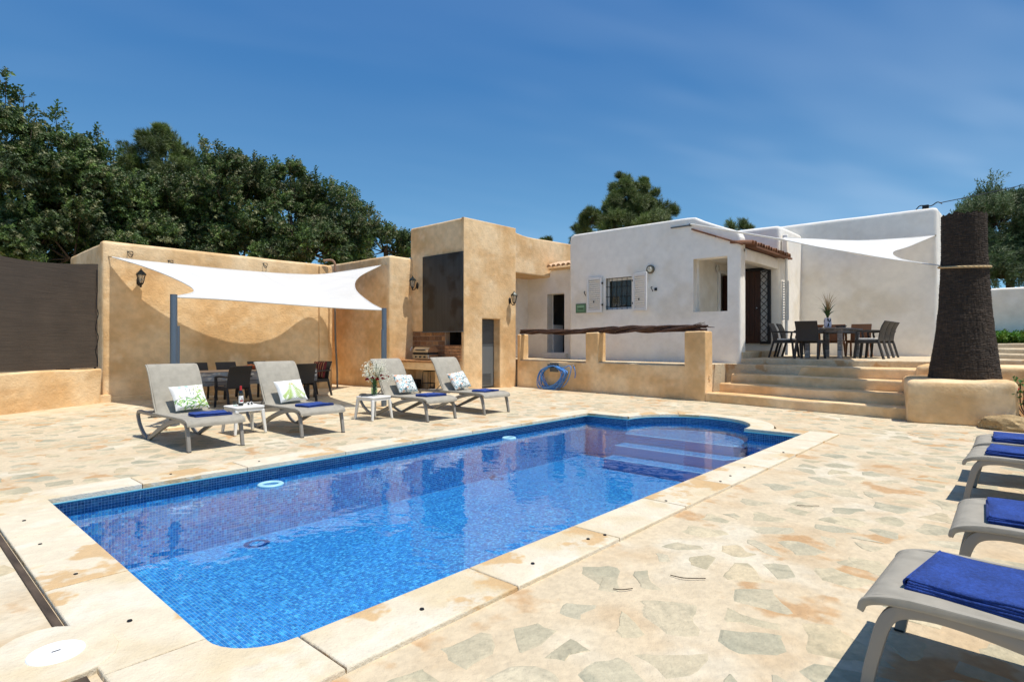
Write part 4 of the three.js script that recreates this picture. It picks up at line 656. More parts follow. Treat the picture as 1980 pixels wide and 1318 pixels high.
// palm trunk, cut off
{
  const tk = thing('palm_trunk', 'thick dark fibrous cut palm trunk with a rope round it', 'tree trunk', [13.06, 0.70, -0.90]);
  const prof = [[0, 0.645], [0.12, 0.63], [0.45, 0.585], [0.9, 0.52], [1.35, 0.468], [1.8, 0.435], [2.3, 0.415], [2.96, 0.405]];
  const rad = (y) => { for (let i = 1; i < prof.length; i++) if (y <= prof[i][0]) return mix(prof[i - 1][1], prof[i][1], (y - prof[i - 1][0]) / (prof[i][0] - prof[i - 1][0])); return 0.405; };
  const N = 220, Mh = 300, pos = [], uv = [], idx = [];
  for (let j = 0; j <= Mh; j++) for (let i = 0; i <= N; i++) {
    const t = i / N * Math.PI * 2, y = -0.05 + j / Mh * 3.01, c = Math.cos(t), s = Math.sin(t);
    const ringY = y * 30 + 2.2 * noise3(c * 3, y * 2.5, s * 3, 4), ring = Math.abs((ringY % 1) - 0.5) * 2;
    const fib = noise3(c * 34, y * 9, s * 34, 6), fine = noise3(c * 60, y * 70, s * 60, 7), lump = noise3(c * 2.2, y * 1.1, s * 2.2, 9);
    const r = rad(Math.max(0, y)) * 0.815 - 0.012 + 0.009 * ring + 0.016 * (fib - 0.5) + 0.016 * (fine - 0.5) + 0.045 * (lump - 0.5);
    pos.push(c * r - 0.03 * clamp(y / 1), y + (y > 2.8 ? (y - 2.8) / 0.16 * 0.07 * (noise3(c * 9, 3, s * 9, 44) - 0.6) : 0), s * r); uv.push(i / N * 3, y);
  }
  for (let j = 0; j < Mh; j++) for (let i = 0; i < N; i++) { const a = j * (N + 1) + i; idx.push(a, a + N + 1, a + 1, a + 1, a + N + 1, a + N + 2); }
  const g = new THREE.BufferGeometry(); g.setAttribute('position', new THREE.Float32BufferAttribute(pos, 3)); g.setAttribute('uv', new THREE.Float32BufferAttribute(uv, 2)); g.setIndex(idx); g.computeVertexNormals();
  part(tk, 'bark', g, M.palm);
  part(tk, 'cut_top', new THREE.CircleGeometry(0.31, 40).rotateX(-Math.PI / 2).translate(-0.03, 2.88, 0), M.bark);
  const rp = []; for (let i = 0; i < 40; i++) { const t = i / 40 * Math.PI * 2; rp.push([-0.03 + Math.cos(t) * 0.368, 2.03 + 0.035 * Math.cos(t + 0.6), Math.sin(t) * 0.368]); }
  part(tk, 'rope', tube(rp, 0.02, 100, 8, true), M.rope);
}

// ------------------------------------------------------------------ shade sails
// a four-cornered sail from its four border curves (Coons patch), with a hem
function sail(root, e0, e1, l, r, n = 36) {     // e0: back edge, e1: front edge, both left to right; l, r: back to front
  const c = (p) => new THREE.CatmullRomCurve3(p.map((v) => V3(...v)), false, 'centripetal'), E0 = c(e0), E1 = c(e1), L = c(l), Rr = c(r), pos = [], uv = [], idx = [];
  for (let side = 0; side < 1; side++) for (let j = 0; j <= n; j++) for (let i = 0; i <= n; i++) {
    const u = i / n, v = j / n, p = E0.getPoint(u).multiplyScalar(1 - v).add(E1.getPoint(u).multiplyScalar(v)).add(L.getPoint(v).multiplyScalar(1 - u)).add(Rr.getPoint(v).multiplyScalar(u));
    const q = E0.getPoint(0).multiplyScalar((1 - u) * (1 - v)).add(E0.getPoint(1).multiplyScalar(u * (1 - v))).add(E1.getPoint(0).multiplyScalar((1 - u) * v)).add(E1.getPoint(1).multiplyScalar(u * v)); p.sub(q);
    p.y += 0.012 * (noise3(u * 9 + v * 3, v * 5, 0, 15) - 0.5); pos.push(p.x, p.y, p.z); uv.push(p.x, p.z);
  }
  for (let j = 0; j < n; j++) for (let i = 0; i < n; i++) { const a = j * (n + 1) + i, b = a + 1, d = a + n + 1, e = d + 1; idx.push(a, d, b, b, d, e); }
  const g = new THREE.BufferGeometry(); g.setAttribute('position', new THREE.Float32BufferAttribute(pos, 3)); g.setAttribute('uv', new THREE.Float32BufferAttribute(uv, 2)); g.setIndex(idx); g.computeVertexNormals();
  part(root, 'canvas', g, M.sail);
  for (const k of [e0, e1, l, r]) part(root, 'hem', tube(k, 0.012, 60, 6), M.sail);
}
const B_ = [3.28, 2.12, -10.26], D_ = [7.27, 2.07, -10.16], A_ = [3.80, 3.38, -15.97], C_ = [10.38, 3.72, -14.68];
{
  const s = thing('shade_sail', 'white shade sail stretched from the ochre walls over the dining table to two posts', 'shade sail');
  const e0 = [A_, [4.4, 3.33, -15.76], [5.45, 3.29, -15.55], [6.9, 3.27, -15.40], [7.85, 3.30, -15.44], [8.95, 3.395, -15.62], [9.6, 3.53, -15.35], C_];
  const e1 = [B_, [4.0, 2.145, -10.55], [5.3, 2.13, -10.72], [6.5, 2.09, -10.5], D_];
  const l = [A_, [4.05, 3.07, -14.6], [4.2, 2.68, -13.0], [3.95, 2.32, -11.3], B_], r = [C_, [9.1, 3.2, -13.9], [8.15, 2.72, -12.6], [7.62, 2.30, -11.2], D_];
  sail(s, e0, e1, l, r);
  for (const [p, q] of [[A_, [3.74, 3.40, -16.06]], [C_, [10.56, 3.75, -14.6]]]) part(s, 'corner_rope', bar(p, q, 0.012, 6), M.rope);
  for (const p of [B_, D_]) part(s, 'corner_ring', new THREE.TorusGeometry(0.035, 0.008, 6, 20).rotateX(Math.PI / 2).translate(...p), M.chrome);
}
for (const [p, side, label] of [[B_, 1, 'grey steel sail post behind the lounger with the lettered cushion'], [D_, -1, 'grey steel sail post behind the loungers with floral cushions']]) {
  const t = thing('sail_post', label, 'post', [p[0], 0, p[2]], 0, 'steel posts of the shade sail');
  part(t, 'tube', cyl(0, 0, p[1] + 0.03, 0, 0.052, 0.052, 24), M.steel); part(t, 'cap', cyl(0, p[1] + 0.03, p[1] + 0.045, 0, 0.054, 0.05, 24), M.galv);
  part(t, 'stub_tube', cyl(side * 0.075, 0, 1.66, -side * 0.06, 0.035, 0.035, 20), M.steel); part(t, 'footing', plaster(-0.14, 0.14, -0.02, 0.05, -0.14, 0.14, 0.02, 0.004), M.cream);
}
{
  const s = thing('shade_sail', 'white shade sail over the terrace table, tied to the palm trunk', 'shade sail');
  const H1 = V3(14.76, 4.56, -6.83), T = V3(12.83, 2.76, -1.22), H2 = H1.clone().lerp(T, 0.472), R3 = [19.66, 4.33, -2.0], H3 = [17.62, 4.40, -5.30];
  const near_ = [0.25, 0.5, 0.75].map((t) => { const p = H2.clone().lerp(T, t); return [p.x, p.y - 0.03, p.z]; });
  sail(s, [H3, [18.1, 4.31, -4.45], [18.6, 4.26, -3.75], [19.1, 4.27, -2.95], R3], [H2.toArray(), ...near_, T.toArray()], [H3, [16.5, 4.2, -4.95], [15.3, 3.98, -4.65], H2.toArray()], [R3, [17.9, 3.86, -2.35], [16.0, 3.50, -2.42], [14.2, 3.10, -2.0], T.toArray()]);
  part(s, 'webbing_strap', rod(H1.toArray(), H2.toArray(), 0.04, 0.04), M.sail);
  part(s, 'corner_rope', bar(T.toArray(), [12.93, 2.74, -1.17], 0.015, 6), M.rope); part(s, 'corner_rope', bar(R3, [19.75, 4.35, -1.98], 0.015, 6), M.rope);
}

// ------------------------------------------------------------------ sun loungers
function makeLounger(label, group) {
  const o = thing('sun_lounger', label, 'sun lounger', [0, 0, 0], 0, group);       // foot end at z = 0, head towards -z
  for (const s of [-1, 1]) {
    const x = s * 0.335, a = x - 0.022, b = x + 0.022;
    part(o, 'leg_frame', ribbon([[0.03, 0.0, 0.022], [0.0, 0.16, 0.023], [-0.06, 0.335, 0.026], [-0.17, 0.375, 0.027], [-0.5, 0.345, 0.03], [-0.85, 0.255, 0.032], [-1.2, 0.12, 0.03], [-1.5, 0.0, 0.022]], a, b, 56), M.frame);
    part(o, 'rear_leg', ribbon([[-1.53, 0.0, 0.02], [-1.74, 0.08, 0.02], [-1.9, 0.2, 0.02], [-1.965, 0.32, 0.022], [-1.92, 0.365, 0.024], [-1.7, 0.37, 0.024], [-1.35, 0.372, 0.022], [-1.0, 0.378, 0.02]], a, b, 50), M.frame);
    part(o, 'foot_cap', merge(bx(a - 0.002, b + 0.002, 0, 0.014, 0.008, 0.054), bx(a - 0.002, b + 0.002, 0, 0.014, -1.53, -1.485)), M.iron);
    part(o, 'side_rail', ribbon([[0.045, 0.325, 0.012], [0.03, 0.362, 0.016], [-0.06, 0.392, 0.018], [-0.4, 0.398, 0.018], [-0.85, 0.392, 0.018], [-1.25, 0.388, 0.018]], s * 0.352 - 0.014, s * 0.352 + 0.014, 36), M.sling);
    part(o, 'back_rail', ribbon([[-1.16, 0.385, 0.014], [-1.25, 0.50, 0.015], [-1.38, 0.74, 0.015], [-1.49, 0.94, 0.014], [-1.585, 1.045, 0.012], [-1.62, 1.06, 0.010]], s * 0.338 - 0.012, s * 0.338 + 0.012, 36), M.sling);
    part(o, 'prop_arm', rod([s * 0.27, 0.55, -1.29], [s * 0.27, 0.30, -1.62], 0.016, 0.02), M.frame);
  }
  part(o, 'seat', ribbon([[0.05, 0.315, 0.006], [0.04, 0.355, 0.008], [-0.0, 0.388, 0.009], [-0.12, 0.402, 0.008], [-0.5, 0.397, 0.006], [-0.85, 0.392, 0.006], [-1.15, 0.390, 0.006]], -0.34, 0.34, 44), M.sling);
  part(o, 'backrest', ribbon([[-1.15, 0.392, 0.006], [-1.235, 0.50, 0.006], [-1.365, 0.74, 0.006], [-1.475, 0.94, 0.006], [-1.57, 1.05, 0.007], [-1.625, 1.066, 0.009], [-1.65, 1.05, 0.008]], -0.33, 0.33, 44), M.sling);
  for (const z of [-0.1, -0.7, -1.22]) part(o, 'cross_bar', bx(-0.33, 0.33, 0.345, 0.375, z - 0.015, z + 0.015), M.frame);
  part(o, 'rear_bar', bx(-0.33, 0.33, 0.335, 0.375, -1.93, -1.89, 0.01), M.frame); part(o, 'prop_bar', bx(-0.31, 0.31, 0.29, 0.31, -1.64, -1.61, 0.008), M.frame);
  return o;
}
const LZ = -7.97, far = [[3.05, LZ], [4.58, LZ], [6.87, -7.90], [8.24, -7.84]];
const loungerA = makeLounger('grey sling sun lounger with the LET IT BE leaf cushion', 'grey sling loungers across the pool'); loungerA.position.set(far[0][0], 0, far[0][1]); loungerA.rotation.y = 0.01;
copyOf(loungerA, 'grey sling sun lounger with the fern print cushion', [far[1][0], 0, far[1][1]], -0.02);
copyOf(loungerA, 'grey sling sun lounger with a floral cushion, beside the flower vase table', [far[2][0], 0, far[2][1]], 0.03);
copyOf(loungerA, 'grey sling sun lounger with a floral cushion, in front of the chimney cupboard', [far[3][0], 0, far[3][1]], -0.02);
const near = [[3.02, -0.46, -0.03], [4.36, -0.30, 0.02], [6.80, -0.40, -0.02], [7.72, -0.40, 0.02]];
near.forEach(([x, z, a], i) => copyOf(loungerA, ['grey sling sun lounger farthest from the terrace steps, towel on its foot end', 'second grey sling lounger from the cushionless row end farthest from the planter', 'second grey sling lounger from the terrace planter, with folded blue towel', 'grey sling lounger closest to the terrace planter, with folded blue towel'][i], [x, 0, z], Math.PI + a, 'grey sling loungers on the open paving'));

// folded towels
function towelGeo(w, d, h, seed) {
  const layers = [], R = rng(seed), n = 5;
  for (let k = 0; k < n; k++) {
    const y0 = h * k / n, y1 = h * (k + 1) / n - 0.0015, dx = (R() - 0.5) * 0.016, dz = (R() - 0.5) * 0.016;
    const g = plaster(-w / 2 + dx, w / 2 + dx, y0, y1, -d / 2 + dz, d / 2 + dz, 0.006, 0.0, 0.03);
    const p = g.attributes.position; for (let i = 0; i < p.count; i++) { const x = p.getX(i), z = p.getZ(i); let y = p.getY(i); y += (noise3(x * 5, z * 5, seed, 3) - 0.5) * 0.018 * (k + 1) / n + (noise3(x * 16, z * 7, seed, 5) - 0.5) * 0.006 * (k + 1) / n - Math.max(0, Math.abs(x) / (w / 2) - 0.8) * 0.03 * k / n; p.setXYZ(i, x + 0.01 * (noise3(z * 6, k * 3, 0, 4) - 0.5), Math.max(0, y), z + 0.01 * (noise3(x * 6, k * 3, 2, 4) - 0.5)); }
    g.computeVertexNormals(); layers.push(toCreasedNormals(g, 0.9));
  }
  // fold rolled round the front edge
  const f = ribbon([[0, 0.004, 0.004], [-0.014, 0.5 * h, 0.004], [0, h - 0.004, 0.004]], -w / 2 + 0.004, w / 2 - 0.004, 10); f.translate(0, 0, -d / 2 + 0.006); layers.push(f);
  return merge(layers);
}
const towelTxt = ['lounger with the lettered cushion', 'lounger with the fern cushion', 'lounger beside the flower vase table', 'lounger in front of the chimney cupboard'];
far.forEach(([x, z], i) => solo('folded_towel', towelGeo(0.46, 0.34, 0.045, 40 + i), M.towel, 'folded blue towel on the foot end of the ' + towelTxt[i], 'towel', 'folded blue towels', [x + 0.06, 0.405, z - 0.33], (i % 2 ? 0.12 : -0.06)));
const towelTxt2 = ['lounger farthest from the terrace steps', 'second lounger from the cushionless row end farthest from the planter', 'lounger second from the terrace planter', 'lounger closest to the terrace planter'];
near.forEach(([x, z], i) => solo('folded_towel', towelGeo(0.48, 0.38, 0.054, 60 + i), M.towel, 'thick blue towel on the ' + towelTxt2[i], 'towel', 'folded blue towels', [x - 0.02, 0.405, z + 0.30], [-0.14, 0.05, -0.04, 0.03][i]));

// cushions
function printTex(draw) { const c = document.createElement('canvas'); c.width = c.height = 512; const q = c.getContext('2d'); draw(q); const t = new THREE.CanvasTexture(c); t.colorSpace = THREE.SRGBColorSpace; return t; }
function cushionGeo(w, h, d) {
  const n = 22, pos = [], uv = [], idx = [];
  for (let s = 0; s < 2; s++) for (let j = 0; j <= n; j++) for (let i = 0; i <= n; i++) {
    const u = i / n * 2 - 1, v = j / n * 2 - 1, e = Math.pow(Math.max(0, (1 - u * u * u * u) * (1 - v * v * v * v)), 0.5), pin = 1 - 0.07 * (1 - Math.abs(u)) * 0 - 0.06 * (1 - u * u) * Math.abs(v) ** 3, pin2 = 1 - 0.06 * (1 - v * v) * Math.abs(u) ** 3;
    const wr = 0.012 * (noise3(u * 3, v * 3, s * 7, 6) - 0.5) + 0.008 * (noise3(u * 7, v * 5, s * 9, 16) - 0.5);
    pos.push(u * w / 2 * pin2, v * h / 2 * pin, (s ? -1 : 1) * (e * d / 2 + 0.004 + wr * e)); uv.push((u + 1) / 2, (v + 1) / 2);
  }
  const row = n + 1, off = row * row; for (let j = 0; j < n; j++) for (let i = 0; i < n; i++) { const a = j * row + i; idx.push(a, a + 1, a + row, a + 1, a + row + 1, a + row, off + a, off + a + row, off + a + 1, off + a + 1, off + a + row, off + a + row + 1); }
  const B = []; for (let i = 0; i < n; i++) B.push(i, i + 1); const ring = []; for (let i = 0; i < n; i++) ring.push(i); for (let j = 0; j < n; j++) ring.push(j * row + n); for (let i = n; i > 0; i--) ring.push(n * row + i); for (let j = n; j > 0; j--) ring.push(j * row);
  for (let k = 0; k < ring.length; k++) { const a = ring[k], b = ring[(k + 1) % ring.length]; idx.push(a, off + a, b, b, off + a, off + b); }
  const g = new THREE.BufferGeometry(); g.setAttribute('position', new THREE.Float32BufferAttribute(pos, 3)); g.setAttribute('uv', new THREE.Float32BufferAttribute(uv, 2)); g.setIndex(idx); g.computeVertexNormals(); return g;
}
function leafStroke(q, x, y, a, l, w, c) { q.save(); q.translate(x, y); q.rotate(a); q.fillStyle = c; q.beginPath(); q.moveTo(0, 0); q.quadraticCurveTo(l * 0.5, -w, l, 0); q.quadraticCurveTo(l * 0.5, w, 0, 0); q.fill(); q.restore(); }
const prints = [
  printTex((q) => { const R = rng(3); q.fillStyle = '#f4f2ea'; q.fillRect(0, 0, 512, 512); for (let i = 0; i < 60; i++) leafStroke(q, R() * 512, 300 + R() * 180, R() * 6.3, 60 + R() * 60, 14 + R() * 14, ['#9cbf78', '#76a855', '#c2d79a', '#8fb58a'][i % 4]); for (let i = 0; i < 60; i++) leafStroke(q, 330 + R() * 150, R() * 500, R() * 6.3, 30 + R() * 40, 10 + R() * 8, ['#9fbf3f', '#c4d46a', '#7fa84a'][i % 3]); for (let i = 0; i < 10; i++) leafStroke(q, 40 + R() * 200, 30 + R() * 50, R() * 0.6, 50 + R() * 40, 14, '#7fc4b0'); q.strokeStyle = '#2d3426'; q.lineWidth = 9; q.beginPath(); q.moveTo(20, 330); q.quadraticCurveTo(120, 280, 210, 300); q.moveTo(330, 480); q.quadraticCurveTo(400, 420, 490, 360); q.stroke(); q.fillStyle = '#6d7470'; q.font = '84px serif'; q.fillText('LET', 190, 170); q.fillText('IT', 245, 260); q.fillText('BE', 240, 360); }),
  printTex((q) => { const R = rng(4); q.fillStyle = '#f6f5ef'; q.fillRect(0, 0, 512, 512); for (const [bx0, by, an, sc, c] of [[260, 480, -1.55, 1.25, '#8fae45'], [90, 500, -1.1, 0.8, '#adc373'], [430, 500, -2.0, 0.85, '#b9c888']]) for (let k = 0; k < 13; k++) { const t = k / 13, x = bx0 + Math.cos(an) * t * 330 * sc, y = by + Math.sin(an) * t * 330 * sc, l = (1 - t) * 150 * sc + 22; leafStroke(q, x, y, an + 0.85, l, 15, c); leafStroke(q, x, y, an - 0.85, l, 15, c); } leafStroke(q, 250, 150, -0.3, 60, 20, '#d7b35c'); leafStroke(q, 255, 150, -2.6, 60, 20, '#c9a85a'); }),
  printTex((q) => { const R = rng(6); q.fillStyle = '#e6e6de'; q.fillRect(0, 0, 512, 512); for (let i = 0; i < 190; i++) leafStroke(q, R() * 512, R() * 512, R() * 6.3, 40 + R() * 60, 10 + R() * 12, ['#6ba3b0', '#9cc3c8', '#3f6f7a', '#d5e2de', '#2f3d44', '#b9d2d0'][i % 6]); for (let i = 0; i < 16; i++) { const x = R() * 512, y = R() * 512, c = ['#f3c6a4', '#eda987', '#f8e3cc'][i % 3]; for (let k = 0; k < 6; k++) leafStroke(q, x, y, k * 1.05, 34, 14, c); q.fillStyle = '#d98f55'; q.beginPath(); q.arc(x, y, 6, 0, 7); q.fill(); } }),
];
const cushMats = prints.map((t) => std({ map: t, roughness: 0.95, bumpMap: rep(weave, 4), bumpScale: 0.0008 }));
const cg = cushionGeo(0.46, 0.40, 0.13);
[[0, 0.05, 'white cushion printed with leaves and the words LET IT BE'], [1, 0.06, 'white cushion printed with green fern leaves'], [2, 0.05, 'blue and peach floral cushion on the lounger beside the flower vase table'], [2, 0.03, 'blue and peach floral cushion on the lounger in front of the chimney cupboard']].forEach(([m, dx, label], i) => {
  const g = cg.clone(); g.rotateZ([0.04, 0.06, -0.05, 0.14][i]); g.rotateX(-0.62); g.rotateY([0.04, -0.06, 0.08, -0.05][i]);
  solo('cushion', g, cushMats[m], label, 'cushion', i > 1 ? 'floral cushions' : null, [far[i][0] + dx, 0.60, far[i][1] - 1.085]);
});

// ------------------------------------------------------------------ small plastic tables and what stands on them
function makeSideTable(label) {
  const t = thing('side_table', label, 'side table', [0, 0, 0], 0, 'white plastic side tables');
  const s = new THREE.Shape(), a = 0.225, r = 0.06; s.moveTo(-a + r, -a); s.lineTo(a - r, -a); s.quadraticCurveTo(a, -a, a, -a + r); s.lineTo(a, a - r); s.quadraticCurveTo(a, a, a - r, a); s.lineTo(-a + r, a); s.quadraticCurveTo(-a, a, -a, a - r); s.lineTo(-a, -a + r); s.quadraticCurveTo(-a, -a, -a + r, -a);
  const top = new THREE.ExtrudeGeometry(s, { depth: 0.012, bevelEnabled: true, bevelSize: 0.01, bevelThickness: 0.01, bevelSegments: 4 }); top.rotateX(-Math.PI / 2); top.translate(0, 0.40, 0); part(t, 'table_top', top, M.whitePlastic);
  const hs = s.clone(); const inner = new THREE.Path(s.getPoints(6).map((p) => p.clone().multiplyScalar(0.93))); hs.holes.push(inner); const ap = new THREE.ExtrudeGeometry(hs, { depth: 0.045, bevelEnabled: false }); ap.rotateX(-Math.PI / 2); ap.translate(0, 0.352, 0); part(t, 'apron', ap, M.whitePlastic);
  for (const [x, z] of [[-1, -1], [1, -1], [-1, 1], [1, 1]]) { const g = new RoundedBoxGeometry(0.062, 0.38, 0.062, 3, 0.022); g.translate(0, 0.19, 0); const p = g.attributes.position; for (let i = 0; i < p.count; i++) { const y = p.getY(i) / 0.38, k = mix(0.62, 1.0, y); p.setXYZ(i, p.getX(i) * k + x * mix(0.232, 0.192, y), p.getY(i), p.getZ(i) * k + z * mix(0.232, 0.192, y)); } g.computeVertexNormals(); part(t, 'leg', g, M.whitePlastic); }
  return t;
}
const T1 = [3.88, -9.05], T2 = [6.14, -8.9];
const tbl = makeSideTable('white plastic side table with a wine bottle on it'); tbl.position.set(T1[0], 0, T1[1]);
copyOf(tbl, 'white plastic side table carrying the flower vase', [T2[0], 0, T2[1]], 0.12);
const TY = 0.424;
{
  const b = thing('wine_bottle', 'dark wine bottle with red foil and white label on the side table', 'bottle', [T1[0] - 0.06, TY, T1[1] + 0.02]);
  part(b, 'glass', new THREE.LatheGeometry([[0, 0], [0.034, 0.001], [0.0365, 0.006], [0.0365, 0.19], [0.033, 0.212], [0.016, 0.24], [0.0145, 0.30], [0, 0.30]].map((p) => new THREE.Vector2(...p)), 32), phy({ color: lin(0.012, 0.015, 0.012), roughness: 0.08, clearcoat: 1 }));
  part(b, 'foil', cyl(0, 0.238, 0.305, 0, 0.0172, 0.0155, 20), std({ color: lin(0.55, 0.02, 0.025), roughness: 0.4 }));
  const c = document.createElement('canvas'); c.width = 256; c.height = 256; const q = c.getContext('2d'); q.fillStyle = '#f2efe8'; q.fillRect(0, 0, 256, 256); q.fillStyle = '#a51f24'; q.fillRect(60, 150, 130, 60); q.fillStyle = '#3a3036'; q.beginPath(); q.moveTo(110, 140); q.lineTo(135, 50); q.lineTo(165, 140); q.fill(); const lt = new THREE.CanvasTexture(c); lt.colorSpace = THREE.SRGBColorSpace;
  part(b, 'paper_label', new THREE.CylinderGeometry(0.0371, 0.0371, 0.11, 28, 1, true, -0.2, 2.6).translate(0, 0.10, 0), std({ map: lt, roughness: 0.7, side: THREE.DoubleSide })); b.rotation.y = -1.1;
  for (const [dx, dz, tl] of [[-0.15, 0.04, 'clear glass tumbler beside the wine bottle'], [0.02, -0.13, 'clear glass tumbler behind the wine bottle']]) solo('drinking_glass', new THREE.LatheGeometry([[0, 0.006], [0.028, 0.006], [0.03, 0.0], [0.036, 0.09], [0.034, 0.09], [0.028, 0.012], [0, 0.012]].map((p) => new THREE.Vector2(...p)), 24), M.pane, tl, 'glass', null, [T1[0] + dx, TY, T1[1] + dz]);
  const g = thing('sunglasses', 'white framed sunglasses lying on the side table', 'sunglasses', [T1[0] + 0.06, TY + 0.012, T1[1] + 0.07], 0.4);
  for (const s of [-1, 1]) { part(g, 'rim', new THREE.TorusGeometry(0.027, 0.005, 8, 24).rotateX(-0.5).translate(s * 0.033, 0.015, 0), M.whitePlastic); part(g, 'lens', new THREE.CircleGeometry(0.025, 20).rotateX(-0.5).translate(s * 0.033, 0.015, 0), M.dark); part(g, 'temple', tube([[s * 0.062, 0.025, 0], [s * 0.06, 0.02, -0.06], [s * 0.03, 0.004, -0.12]], 0.004, 14, 6), M.whitePlastic); }
}
{
  const v = thing('flower_vase', 'glass vase with white gypsophila and dark red carnations on the side table', 'vase', [T2[0] + 0.04, TY, T2[1] - 0.04]);
  part(v, 'glass', new THREE.LatheGeometry([[0, 0], [0.05, 0.001], [0.055, 0.01], [0.058, 0.17], [0.062, 0.2], [0.059, 0.2], [0.052, 0.02], [0, 0.012]].map((p) => new THREE.Vector2(...p)), 28), M.pane);
  part(v, 'water_fill', new THREE.CylinderGeometry(0.052, 0.049, 0.12, 24).translate(0, 0.075, 0), phy({ color: lin(0.6, 0.75, 0.6), transmission: 1, thickness: 0, roughness: 0.05, ior: 1.33 }));
  const R = rng(8), stems = [], blooms = [], tips = [];
  for (let i = 0; i < 46; i++) { const a = R() * 6.28, l = 0.32 + R() * 0.27, sp = 0.06 + R() * 0.24, p = [Math.cos(a) * sp, l, Math.sin(a) * sp]; stems.push(tube([[-Math.cos(a) * 0.03, 0.02, -Math.sin(a) * 0.03], [Math.cos(a) * 0.02, 0.2, Math.sin(a) * 0.02], p], 0.003, 10, 4)); tips.push(p); }
  part(v, 'stems', merge(stems), M.green);
  const lg = []; for (let i = 0; i < 60; i++) { const a = R() * 6.28, g = new THREE.PlaneGeometry(0.012, 0.11, 1, 2); g.rotateX(R() - 0.5); g.rotateZ(R() * 1.2 - 0.6); g.rotateY(a); g.translate(Math.cos(a) * 0.04 * R(), 0.07 + R() * 0.22, Math.sin(a) * 0.04 * R()); lg.push(g); }
  part(v, 'leaves', merge(lg), std({ color: lin(0.05, 0.12, 0.03), side: THREE.DoubleSide, roughness: 0.6 }));
  const dot = new THREE.IcosahedronGeometry(0.0095, 0);
  for (const t of tips) for (let k = 0; k < 13; k++) { const d = dot.clone(); d.rotateX(R() * 3); d.translate(t[0] + (R() - 0.5) * 0.13, t[1] + (R() - 0.6) * 0.13, t[2] + (R() - 0.5) * 0.13); blooms.push(d); }
  part(v, 'gypsophila', merge(blooms), std({ color: lin(0.80, 0.78, 0.62), roughness: 0.9 })).userData.kind = 'stuff';
  const red = std({ color: lin(0.30, 0.008, 0.02), roughness: 0.9, side: THREE.DoubleSide });
  for (const [x, y, z] of [[-0.12, 0.33, 0.12], [-0.05, 0.30, 0.17], [0.06, 0.36, 0.15], [0.07, 0.31, 0.17], [0.27, 0.33, 0.02], [-0.19, 0.30, 0.05]]) { const pet = []; for (let i = 0; i < 26; i++) { const g = new THREE.CircleGeometry(0.02, 6); g.translate(0, 0.018, 0); g.rotateX((R() - 0.5) * 2.6); g.rotateZ((R() - 0.5) * 2.6); g.rotateY(R() * 6.28); g.translate(x, y, z); pet.push(g); } part(v, 'carnation', merge(pet), red); }
  const b = thing('tray', 'dark tray lying beside the flower vase', 'tray', [T2[0] - 0.11, TY, T2[1] - 0.06], 0.5); part(b, 'plate', bx(-0.1, 0.1, 0, 0.012, -0.07, 0.07, 0.005), M.galv); part(b, 'rim', merge(bx(-0.1, 0.1, 0.011, 0.026, -0.07, -0.06), bx(-0.1, 0.1, 0.011, 0.026, 0.06, 0.07)), M.galv);
}

// ------------------------------------------------------------------ dining furniture
function makeChair(name, label, group, mat) {             // faces +z
  const c = thing(name, label, 'chair', [0, 0, 0], 0, group);
  part(c, 'seat', bx(-0.25, 0.25, 0.415, 0.45, -0.22, 0.25, 0.015), mat);
  part(c, 'seat_rim', merge(bx(-0.255, 0.255, 0.37, 0.425, 0.22, 0.255, 0.012), bx(-0.26, -0.225, 0.37, 0.42, -0.22, 0.25, 0.012), bx(0.225, 0.26, 0.37, 0.42, -0.22, 0.25, 0.012)), mat);
  part(c, 'backrest', ribbon([[-0.225, 0.43, 0.011], [-0.245, 0.58, 0.011], [-0.285, 0.74, 0.012], [-0.36, 0.89, 0.013]], -0.245, 0.245, 20), mat);
  for (const s of [-1, 1]) {
    part(c, 'leg', rod([s * 0.235, 0.42, 0.225], [s * 0.26, 0, 0.265], 0.05, 0.05), mat); part(c, 'leg', rod([s * 0.235, 0.44, -0.215], [s * 0.255, 0, -0.335], 0.05, 0.05), mat);
    part(c, 'armrest', ribbon([[-0.275, 0.66, 0.016], [-0.1, 0.665, 0.018], [0.1, 0.66, 0.019], [0.21, 0.64, 0.02], [0.215, 0.60, 0.02], [0.2, 0.52, 0.022], [0.215, 0.42, 0.026]], s * 0.262 - 0.026, s * 0.262 + 0.026, 24), mat);
  }
  return c;
}
const Y1 = 1.0;
const chair0 = makeChair('dining_chair', 'dark woven plastic armchair with its back to the loungers, left half of the shaded table', 'dark armchairs at the shaded table', M.wicker);
chair0.position.set(5.25, 0, -12.8); chair0.rotation.y = Math.PI + 0.08;
copyOf(chair0, 'dark woven plastic armchair with its back to the loungers, right half of the shaded table', [6.86, 0, -12.95], Math.PI - 0.05);
for (const [x, i] of [[5.35, 0], [6.05, 1], [6.85, 2]]) copyOf(chair0, 'dark woven plastic armchair between the shaded table and the long ochre wall', [x, 0, -14.85], 0.04 * (i - 1));
copyOf(chair0, 'dark woven plastic armchair with a striped cushion at the end of the shaded table', [7.75, 0, -13.85], -Math.PI / 2 + 0.25);
